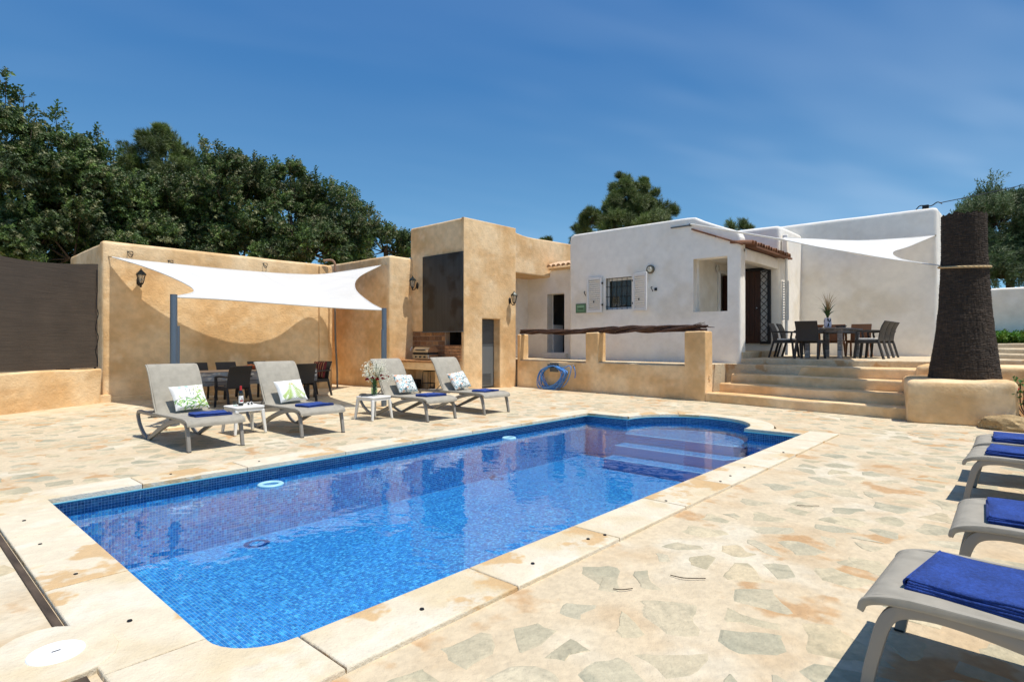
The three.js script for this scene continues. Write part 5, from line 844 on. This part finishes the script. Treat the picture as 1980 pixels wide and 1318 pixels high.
{
  const st = printTex((q) => { q.fillStyle = '#5a1c22'; q.fillRect(0, 0, 512, 512); for (let i = 0; i < 12; i++) { q.fillStyle = ['#b8763e', '#2f1418', '#d0a06a', '#7a2a2c'][i % 4]; q.fillRect(i * 44, 0, 12 + (i % 3) * 4, 512); } });
  const g = cushionGeo(0.44, 0.44, 0.11); g.rotateX(-0.22); g.rotateY(-Math.PI / 2 + 0.25); solo('cushion', g, std({ map: st, roughness: 0.95 }), 'dark red striped cushion on the end chair of the shaded table', 'cushion', null, [7.86, 0.68, -13.82]);
  const t = thing('dining_table', 'long dining table with weathered wood print cloth under the sail', 'table', [5.95, 0, -13.75]);
  part(t, 'table_top', bx(-1.5, 1.5, 0.70, 0.735, -0.45, 0.45, 0.01), M.clothTop); for (const [x, z] of [[-1.35, -0.36], [1.35, -0.36], [-1.35, 0.36], [1.35, 0.36]]) part(t, 'leg', bx(x - 0.035, x + 0.035, 0, 0.70, z - 0.035, z + 0.035), M.wicker);
  const cl = thing('tablecloth', 'cloth with weathered plank print hanging over the shaded table', 'tablecloth', [5.95, 0.738, -13.75]);
  part(cl, 'top', bx(-1.53, 1.53, 0, 0.006, -0.48, 0.48, 0.002), M.clothTop);
  const fr = (x0, z0, x1, z1) => { const L = Math.hypot(x1 - x0, z1 - z0), n = 60, pos = [], uv = [], idx = []; for (let j = 0; j <= 6; j++) for (let i = 0; i <= n; i++) { const u = i / n, v = j / 6, wv = 0.018 * v * Math.sin(u * L * 14 + Math.sin(u * 9)), nx = (z1 - z0) / L, nz = -(x1 - x0) / L; pos.push(mix(x0, x1, u) + nx * wv, 0.003 - v * 0.30, mix(z0, z1, u) + nz * wv); uv.push(u * L, v * 0.3); } for (let j = 0; j < 6; j++) for (let i = 0; i < n; i++) { const a = j * (n + 1) + i; idx.push(a, a + n + 1, a + 1, a + 1, a + n + 1, a + n + 2); } const g = new THREE.BufferGeometry(); g.setAttribute('position', new THREE.Float32BufferAttribute(pos, 3)); g.setAttribute('uv', new THREE.Float32BufferAttribute(uv, 2)); g.setIndex(idx); g.computeVertexNormals(); return g; };
  const clothM = M.greyWood.clone(); clothM.side = THREE.DoubleSide;
  part(cl, 'hanging_side', fr(-1.53, 0.48, 1.53, 0.48), clothM); part(cl, 'hanging_side', fr(1.53, -0.48, -1.53, -0.48), clothM); part(cl, 'hanging_end', fr(-1.53, -0.48, -1.53, 0.48), clothM); part(cl, 'hanging_end', fr(1.53, 0.48, 1.53, -0.48), clothM);
  const bowl = thing('fruit_bowl', 'orange bowl standing on the shaded table', 'bowl', [6.15, 0.745, -13.95]); part(bowl, 'dish', new THREE.LatheGeometry([[0, 0], [0.08, 0.0], [0.17, 0.07], [0.19, 0.09], [0.165, 0.075], [0.07, 0.015], [0, 0.012]].map((p) => new THREE.Vector2(...p)), 28), std({ color: lin(0.55, 0.1, 0.03), roughness: 0.4 }));
  part(bowl, 'fruit', merge([[-0.06, 0.07, 0], [0.05, 0.07, 0.04], [0.02, 0.075, -0.06]].map((p) => new THREE.SphereGeometry(0.05, 12, 10).translate(...p))), std({ color: lin(0.6, 0.16, 0.03), roughness: 0.5 }));
}
// terrace set
{
  const G = 'dark armchairs at the terrace table';
  copyOf(chair0, 'dark woven armchair at the end of the terrace table, back towards the steps', [15.12, Y1, -3.97], Math.PI / 2, G);
  for (const [x, l] of [[15.95, 'dark woven armchair on the porch side of the terrace table, next to the steps'], [16.6, 'dark woven armchair on the porch side of the terrace table, next to the tall wall']]) copyOf(chair0, l, [x, Y1, -4.78], 0.05, G);
  for (const [x, l] of [[15.85, 'dark woven armchair on the trunk side of the terrace table, closest to the steps'], [16.5, 'dark woven armchair in the middle of three on the trunk side of the terrace table'], [17.15, 'dark woven armchair on the trunk side of the terrace table, closest to the tall wall']]) copyOf(chair0, l, [x, Y1, -2.86], Math.PI - 0.04, G);
  const bc = makeChair('brown_chair', 'brown plastic armchair at the wall end of the terrace table', 'brown armchairs at the terrace table', M.brownPlastic); bc.position.set(17.95, Y1, -3.5); bc.rotation.y = -Math.PI / 2;
  copyOf(bc, 'brown plastic armchair at the wall end of the terrace table', [17.95, Y1, -4.15], -Math.PI / 2 - 0.05);
  for (const [x, z, l] of [[15.95, -4.72, 'white seat pad on the porch-side armchair next to the steps'], [15.85, -2.92, 'white seat pad on the trunk-side armchair closest to the steps']]) solo('seat_pad', bx(-0.21, 0.21, 0, 0.04, -0.2, 0.2, 0.015), std({ color: lin(0.7, 0.68, 0.64), roughness: 0.95 }), l, 'seat pad', null, [x, Y1 + 0.451, z]);
  const t = thing('terrace_table', 'weathered grey wooden dining table on the terrace', 'table', [16.55, Y1, -3.8]);
  for (let i = 0; i < 6; i++) part(t, 'plank', bx(-1.05, 1.05, 0.715, 0.75, -0.46 + i * 0.155, -0.46 + i * 0.155 + 0.148, 0.006), M.greyWood);
  part(t, 'apron', merge(bx(-0.95, 0.95, 0.62, 0.714, -0.40, -0.37), bx(-0.95, 0.95, 0.62, 0.714, 0.37, 0.40), bx(-0.95, -0.92, 0.62, 0.714, -0.37, 0.37), bx(0.92, 0.95, 0.62, 0.714, -0.37, 0.37)), M.greyWood);
  for (const [x, z] of [[-0.92, -0.36], [0.92, -0.36], [-0.92, 0.36], [0.92, 0.36]]) part(t, 'leg', bx(x - 0.05, x + 0.05, 0, 0.715, z - 0.05, z + 0.05, 0.012), M.greyWood);
  const v = thing('printed_vase', 'white and black patterned vase with tall grasses on the terrace table', 'vase', [16.1, Y1 + 0.751, -3.82]);
  const pt = printTex((q) => { const R = rng(17); q.fillStyle = '#d8d4e0'; q.fillRect(0, 0, 512, 512); q.fillStyle = '#2b2833'; for (let i = 0; i < 16; i++) { q.beginPath(); q.ellipse(R() * 512, R() * 512, 20 + R() * 40, 16 + R() * 30, R() * 3, 0, 7); q.fill(); } });
  part(v, 'body', new THREE.LatheGeometry([[0, 0], [0.07, 0], [0.085, 0.05], [0.085, 0.18], [0.075, 0.235], [0.08, 0.25], [0.07, 0.25], [0.06, 0.2], [0, 0.05]].map((p) => new THREE.Vector2(...p)), 28), std({ map: pt, roughness: 0.35 }));
  const R = rng(71), blade = (a, out, h, w, y0) => { const g = new THREE.PlaneGeometry(w, 1, 1, 8), p = g.attributes.position; for (let i = 0; i < p.count; i++) { const y = p.getY(i) + 0.5, k = Math.sin(Math.PI * Math.min(1, y * 0.85 + 0.15)); p.setXYZ(i, p.getX(i) * k, y0 + y * h - out * y * y * y * 0.5, out * y * y); } g.rotateY(a); g.computeVertexNormals(); return g; };
  const lg = [], dg = []; for (let i = 0; i < 14; i++) lg.push(blade(i * 0.449 + R() * 0.3, 0.16 + R() * 0.26, 0.34 + R() * 0.2, 0.05, 0.2)); for (let i = 0; i < 26; i++) dg.push(blade(R() * 6.28, 0.06 + R() * 0.5, 0.55 + R() * 0.36, 0.014, 0.2));
  part(v, 'green_leaves', merge(lg), std({ color: lin(0.05, 0.10, 0.025), side: THREE.DoubleSide, roughness: 0.6 })); part(v, 'dry_grass', merge(dg), std({ color: lin(0.36, 0.24, 0.11), side: THREE.DoubleSide, roughness: 0.9 }));
  for (const [x, z, c, l] of [[15.75, -3.95, [0.5, 0.16, 0.05], 'orange woven basket at the steps end of the terrace table'], [16.9, -3.7, [0.1, 0.08, 0.07], 'dark bowl at the wall end of the terrace table']]) solo('table_bowl', new THREE.LatheGeometry([[0, 0], [0.09, 0], [0.13, 0.06], [0.135, 0.075], [0.11, 0.06], [0, 0.015]].map((p) => new THREE.Vector2(...p)), 24), std({ color: lin(...c), roughness: 0.7 }), l, 'bowl', null, [x, Y1 + 0.751, z]);
}

// ------------------------------------------------------------------ trees
function leafGeo(l, w, fold = 0.25) { const g = new THREE.BufferGeometry(); g.setAttribute('position', new THREE.Float32BufferAttribute([0, 0, 0, w / 2, fold * w, l * 0.45, 0, 0, l, 0, 0, 0, 0, 0, l, -w / 2, fold * w, l * 0.45], 3)); g.setAttribute('uv', new THREE.Float32BufferAttribute(new Float32Array(12), 2)); g.computeVertexNormals(); return g; }
function sprig(kind, seed) {
  const R = rng(seed), o = [];
  if (kind === 'pine') for (let i = 0; i < 26; i++) { const g = leafGeo(0.13 + R() * 0.06, 0.009, 0); g.rotateX(-0.2 - R() * 1.1); g.rotateY(R() * 6.28); g.translate(0, i * 0.006, 0); o.push(g); }
  else { const n = kind === 'olive' ? 16 : 11, L = kind === 'olive' ? 0.10 : 0.085, w = kind === 'olive' ? 0.026 : 0.055; for (let i = 0; i < n; i++) { const g = leafGeo(L * (0.8 + R() * 0.5), w * (0.8 + R() * 0.4)); g.rotateX(-0.15 - R() * 0.8); g.rotateZ((R() - 0.5) * 0.8); g.rotateY(i * 2.4 + R()); g.translate((R() - 0.5) * 0.05, i * 0.022, (R() - 0.5) * 0.05); o.push(g); } }
  return mergeGeometries(o);
}
const sprigs = { carob: sprig('carob', 1), pine: sprig('pine', 2), olive: sprig('olive', 3) };
const greens = { carob: [[0.07, 0.125, 0.028], [0.10, 0.17, 0.036], [0.16, 0.235, 0.055], [0.10, 0.15, 0.055], [0.25, 0.26, 0.12]], pine: [[0.10, 0.15, 0.025], [0.13, 0.18, 0.03], [0.16, 0.20, 0.045]], olive: [[0.10, 0.16, 0.05], [0.14, 0.20, 0.075], [0.20, 0.24, 0.12]] };
// lobes: [centre, rx, ry, rz]; the crown is many leafy twigs set in clumps over the lobes
function tree(name, label, category, foot, lobes, kind, clumps, per, seed, group, shoots = []) {
  const R = rng(seed), t = thing(name, label, category, [foot.x, 0, foot.z], 0, group), q = new THREE.Quaternion(), up = V3(0, 1, 0), mats = [], cols = [], limbs = [];
  const c0 = lobes[0][0], top = V3(c0.x - foot.x, c0.y, c0.z - foot.z), tr = kind === 'pine' ? 0.16 : 0.22;
  const trunk = tube([[0, -0.1, 0], [top.x * 0.2 + 0.1, top.y * 0.35, top.z * 0.2], [top.x * 0.7, top.y * 0.7, top.z * 0.7], [top.x, top.y, top.z]], tr, 24, 8); { const p = trunk.attributes.position; for (let i = 0; i < p.count; i++) { const k = clamp(p.getY(i) / top.y), cx = top.x * k * k, cz = top.z * k * k, f = mix(1, 0.45, k); p.setXYZ(i, cx + (p.getX(i) - cx) * f, p.getY(i), cz + (p.getZ(i) - cz) * f); } }
  part(t, 'trunk', trunk, M.bark);
  const tot = lobes.reduce((s, l) => s + l[1] * l[2], 0), s3 = V3(1, 1, 1), m4 = new THREE.Matrix4();
  const spray = (p, axis, n, rad, tone, sc) => {
    for (let k = 0; k < n; k++) {
      const d = V3(R() - 0.5, R() - 0.5, R() - 0.5).normalize(), r = rad * Math.cbrt(R()); const a = d.clone().multiplyScalar(0.8).add(axis).add(V3(0, 0.35, 0)).normalize(); q.setFromUnitVectors(up, a);
      const s = sc * (0.75 + R() * 0.6); m4.compose(V3(p.x + d.x * r, p.y + d.y * r * 0.85, p.z + d.z * r), q, s3.set(s, s, s)); mats.push(m4.clone()); const c = greens[kind][Math.floor(R() * greens[kind].length)], v = tone * (0.75 + R() * 0.5); cols.push([c[0] * v, c[1] * v, c[2] * v]);
    }
  };
  for (const [c, rx, ry, rz] of lobes) {
    const n = Math.round(clumps * rx * ry / tot), C = V3(c.x - foot.x, c.y, c.z - foot.z), per5 = kind === 'pine' ? 3 : 5, mr = Math.min(rx, ry, rz);
    // twigs gather in bunches at the ends of the limbs, so the outline is uneven and lets light through
    for (let i = 0; i < n; i += per5) {
      const d = V3(R() * 2 - 1, R() * 2 - 0.9, R() * 2 - 1).normalize(), k = 0.42 + 0.56 * Math.sqrt(R()) + (R() < 0.2 ? 0.16 * R() : 0), P = V3(C.x + d.x * rx * k, C.y + d.y * ry * k, C.z + d.z * rz * k), tone = 0.7 + R() * 0.6, pr = mr * (kind === 'pine' ? 0.2 : 0.2 + 0.16 * R());
      for (let j = 0; j < per5; j++) {
        const e = V3(R() * 2 - 1, R() * 2 - 1, R() * 2 - 1), p = V3(P.x + e.x * pr, P.y + e.y * pr * 0.7, P.z + e.z * pr);
        spray(p, d, Math.round(per * (0.6 + R() * 0.8)), (0.14 + R() * 0.3) * Math.min(1.5, Math.sqrt(rx) * 0.7), tone * (0.85 + R() * 0.3), kind === 'pine' ? 1.35 : 1.0);
      }
      limbs.push(bar([C.x + d.x * rx * 0.1, C.y - ry * 0.3, C.z + d.z * rz * 0.1], P.toArray(), 0.035, 5, 0.01));
    }
  }
  for (const p0 of shoots) { const p = V3(p0.x - foot.x, p0.y, p0.z - foot.z), h = 0.9 + R() * 0.5; limbs.push(bar([p.x + (R() - 0.5) * 0.3, p.y - h, p.z], p.toArray(), 0.014, 5, 0.008)); for (let k = 0; k < 7; k++) spray(V3(p.x + (R() - 0.5) * 0.12, p.y - k * h / 7, p.z + (R() - 0.5) * 0.12), V3(0, 0.5, 0), Math.round(3 + k * 0.8), 0.10 + k * 0.025, 1, 1.2); }
  if (limbs.length) part(t, 'limbs', merge(limbs), M.bark);
  const im = new THREE.InstancedMesh(sprigs[kind], kind === 'pine' ? M.needle : M.leaf, mats.length); mats.forEach((m, i) => { im.setMatrixAt(i, m); im.setColorAt(i, lin(...cols[i])); }); im.name = 'crown'; im.userData.kind = 'stuff'; sh(im); t.add(im);
  return t;
}
const lobe = (px, py, w, rx, ry, rz = rx) => [at(px, py, w), rx * w / FPX, ry * w / FPX, rz * w / FPX];
const foot = (px, w) => { const p = at(px, 700, w); p.y = 0; return p; };
const CG = 'carob trees behind the ochre wall';
tree('carob_tree', 'tall dark carob tree behind the brown net, rising above all others', 'tree', foot(-30, 17), [lobe(-30, 400, 17, 95, 150, 120), lobe(-25, 250, 17, 55, 90), lobe(60, 460, 17.5, 80, 90, 90)], 'carob', 270, 32, 101, CG, [at(10, 150, 17), at(45, 185, 17.3), at(-5, 200, 16.8), at(20, 260, 17), at(60, 250, 17)]);
tree('carob_tree', 'dark carob tree with upright shoots above the left return of the ochre wall', 'tree', foot(120, 18.5), [lobe(120, 400, 18.5, 85, 115, 110), lobe(105, 320, 18.5, 55, 60), lobe(140, 480, 18, 90, 70)], 'carob', 235, 32, 102, CG, [at(105, 215, 18.5), at(140, 265, 18.6), at(70, 245, 18.3), at(182, 262, 18.8), at(160, 280, 18.5)]);
tree('carob_tree', 'dark carob tree above the wall hooks', 'tree', foot(225, 20), [lobe(220, 410, 20, 85, 105, 110), lobe(255, 470, 19.6, 100, 60)], 'carob', 210, 32, 103, CG, [at(218, 285, 20), at(198, 292, 20), at(185, 300, 20)]);
tree('pine_tree', 'green pine rising behind the carob trees', 'tree', foot(312, 30), [lobe(312, 330, 30, 55, 70, 60), lobe(345, 365, 30, 60, 55), lobe(275, 365, 30, 50, 55), lobe(318, 290, 30, 28, 40)], 'pine', 330, 26, 104);
tree('carob_tree', 'dense carob tree below the tall pine', 'tree', foot(340, 21), [lobe(335, 435, 21, 105, 90, 110), lobe(380, 380, 21.5, 60, 50), lobe(330, 490, 20.5, 120, 45)], 'carob', 250, 32, 105, CG, [at(400, 275, 21)]);
tree('carob_tree', 'round topped carob tree above the middle of the sail', 'tree', foot(455, 22), [lobe(450, 415, 22, 95, 95, 110), lobe(430, 350, 22, 55, 35), lobe(470, 490, 21.5, 110, 45)], 'carob', 245, 32, 106, CG, [at(418, 318, 22), at(505, 322, 22)]);
tree('carob_tree', 'broad carob tree above the pipe corner of the ochre walls', 'tree', foot(565, 23), [lobe(560, 415, 23, 95, 90, 110), lobe(545, 350, 23, 55, 34), lobe(600, 480, 22.5, 95, 45)], 'carob', 225, 32, 107, CG, [at(536, 316, 23), at(570, 322, 23)]);
tree('carob_tree', 'loose carob tree with sky showing through beside the chimney side wall', 'tree', foot(665, 24.5), [lobe(650, 425, 24.5, 75, 62, 90), lobe(700, 460, 24.5, 60, 45), lobe(640, 500, 24, 80, 40)], 'carob', 150, 24, 108, CG, [at(612, 340, 24), at(680, 368, 24.5)]);
tree('carob_tree', 'small carob tree just left of the chimney top', 'tree', foot(755, 26), [lobe(745, 475, 26, 50, 38, 60), lobe(780, 500, 26, 40, 30)], 'carob', 80, 24, 109, CG, [at(752, 432, 26)]);
tree('pine_tree', 'broad pine behind the white house roof', 'tree', foot(1220, 36), [[1212, 395, 34, 26], [1210, 353, 10, 16], [1207, 374, 22, 18], [1249, 369, 13, 16], [1256, 394, 24, 20], [1180, 408, 34, 18], [1235, 414, 52, 22], [1285, 416, 22, 13], [1152, 426, 24, 15], [1210, 440, 86, 16]].map(([x, y, rx, ry]) => lobe(x, y, 36, rx, ry, rx)), 'pine', 430, 22, 110);
tree('pine_tree', 'tip of a small pine at the corner of the white house roof', 'tree', foot(1122, 38), [lobe(1122, 455, 38, 14, 16)], 'pine', 22, 14, 111);
tree('pine_tree', 'top of a small pine showing over the porch roof', 'tree', foot(1428, 42), [lobe(1426, 446, 42, 24, 18), lobe(1445, 455, 42, 20, 14)], 'pine', 45, 16, 112);
tree('pine_tree', 'tiny dark treetop above the curved passage wall', 'tree', foot(1058, 40), [lobe(1057, 472, 40, 7, 10)], 'pine', 8, 12, 113);
tree('olive_tree', 'large grey green olive tree behind the cut palm trunk', 'tree', foot(1960, 23.5), [lobe(1950, 460, 23.5, 90, 85, 80), lobe(1930, 420, 23.5, 62, 50), lobe(2010, 440, 23.5, 90, 80), lobe(1945, 525, 23, 80, 40), lobe(1900, 470, 23.5, 45, 60)], 'olive', 420, 30, 114, null, [at(1920, 345, 23.5), at(1905, 372, 23.5)]);

// ------------------------------------------------------------------ corner by the planter: rock, flowers, stepped path, litter
{
  const g0 = new THREE.IcosahedronGeometry(1, 5), p = g0.attributes.position; for (let i = 0; i < p.count; i++) { const v = V3(p.getX(i), p.getY(i), p.getZ(i)), n = 0.72 + 0.5 * noise3(v.x * 1.6 + 5, v.y * 1.6, v.z * 1.6, 12) + 0.16 * noise3(v.x * 6, v.y * 6, v.z * 6, 14); v.multiplyScalar(n); p.setXYZ(i, v.x * 0.26, Math.max(-0.05, v.y * 0.17), v.z * 0.38); } const rg = metreUV(mergeVertices(g0.deleteAttribute('uv') && g0)); rg.computeVertexNormals();
  solo('boulder', rg, M.rock, 'rough sandstone boulder at the foot of the planter', 'rock', null, [12.2, 0.05, -0.28]);
  const fl = thing('geranium_plant', 'red flowering plant with bare stems beside the planter', 'plant', [12.7, 0.05, 0.02]);
  const R = rng(55), st = [], lv = [], rd = []; for (let i = 0; i < 16; i++) { const a = R() * 6.28, r = 0.1 + R() * 0.25, h = 0.3 + R() * 0.4, e = [Math.cos(a) * r, h, Math.sin(a) * r]; st.push(tube([[0, 0, 0], [e[0] * 0.9, h * 0.4, e[2] * 0.9], e], 0.01, 14, 5)); for (let k = 0; k < 14; k++) { const l = leafGeo(0.06, 0.05); l.rotateX(-R() * 1.3); l.rotateY(R() * 6.28); l.translate(e[0] + (R() - 0.5) * 0.16, h + (R() - 0.5) * 0.14, e[2] + (R() - 0.5) * 0.16); lv.push(l); } if (i % 3 === 0) for (let k = 0; k < 12; k++) { const c = new THREE.CircleGeometry(0.022, 6); c.rotateX(R() * 3); c.rotateY(R() * 6.28); c.translate(e[0] + (R() - 0.5) * 0.08, h + 0.05 + (R() - 0.5) * 0.06, e[2] + (R() - 0.5) * 0.08); rd.push(c); } }
  part(fl, 'stems', merge(st), M.vine); part(fl, 'leaves', merge(lv), std({ color: lin(0.06, 0.15, 0.03), side: THREE.DoubleSide })); part(fl, 'flowers', merge(rd), std({ color: lin(0.6, 0.02, 0.02), side: THREE.DoubleSide }));
  for (let k = 0; k < 5; k++) struct('path_step', plaster(15.2 + k * 0.85, 16.4 + k * 0.85, 0, 0.92 + k * 0.11, -0.75, 0.55 - k * 0.05, 0.04, 0.014), M.mortar, 'pale plastered step of the path behind the trunk');
  const gcN = 1400, sg = sprig('carob', 9), im = new THREE.InstancedMesh(sg, M.leaf, gcN), m4 = new THREE.Matrix4(), q = new THREE.Quaternion(); for (let i = 0; i < gcN; i++) { q.setFromUnitVectors(V3(0, 1, 0), V3(R() - 0.5, 0.7, R() - 0.5).normalize()); const s = 0.7 + R() * 0.5; m4.compose(V3(19.4 + R() * 0.75, 1.30 + R() * 0.14, -1.0 + R() * 3), q, V3(s, s, s)); im.setMatrixAt(i, m4); im.setColorAt(i, lin(0.10 + R() * 0.08, 0.22 + R() * 0.1, 0.03)); }
  im.name = numbered('ground_cover'); im.userData = { kind: 'stuff', label: 'low bright green ground cover along the garden wall', category: 'ground cover' }; sh(im); scene.add(im);
  struct('flower_bed', plaster(19.3, 20.25, 0, 1.30, -1.2, 3, 0.05, 0.02), M.earth);
  for (const [x, z, a, l, b] of [[3.25, -1.52, -1.15, 0.20, 0.03], [5.35, -1.42, -1.0, 0.18, 0.02], [2.85, -1.72, -0.9, 0.11, 0.02]]) solo('dry_twig', tube([[-l / 2, 0.004, 0], [-l * 0.1, 0.009, b], [l / 2, 0.006, -b * 0.3]], 0.0028, 16, 5), M.bark, 'small dry twig lying on the paving', 'twig', 'dry twigs on the paving', [x, 0.004, z], a);
}

renderer.render(scene, camera);
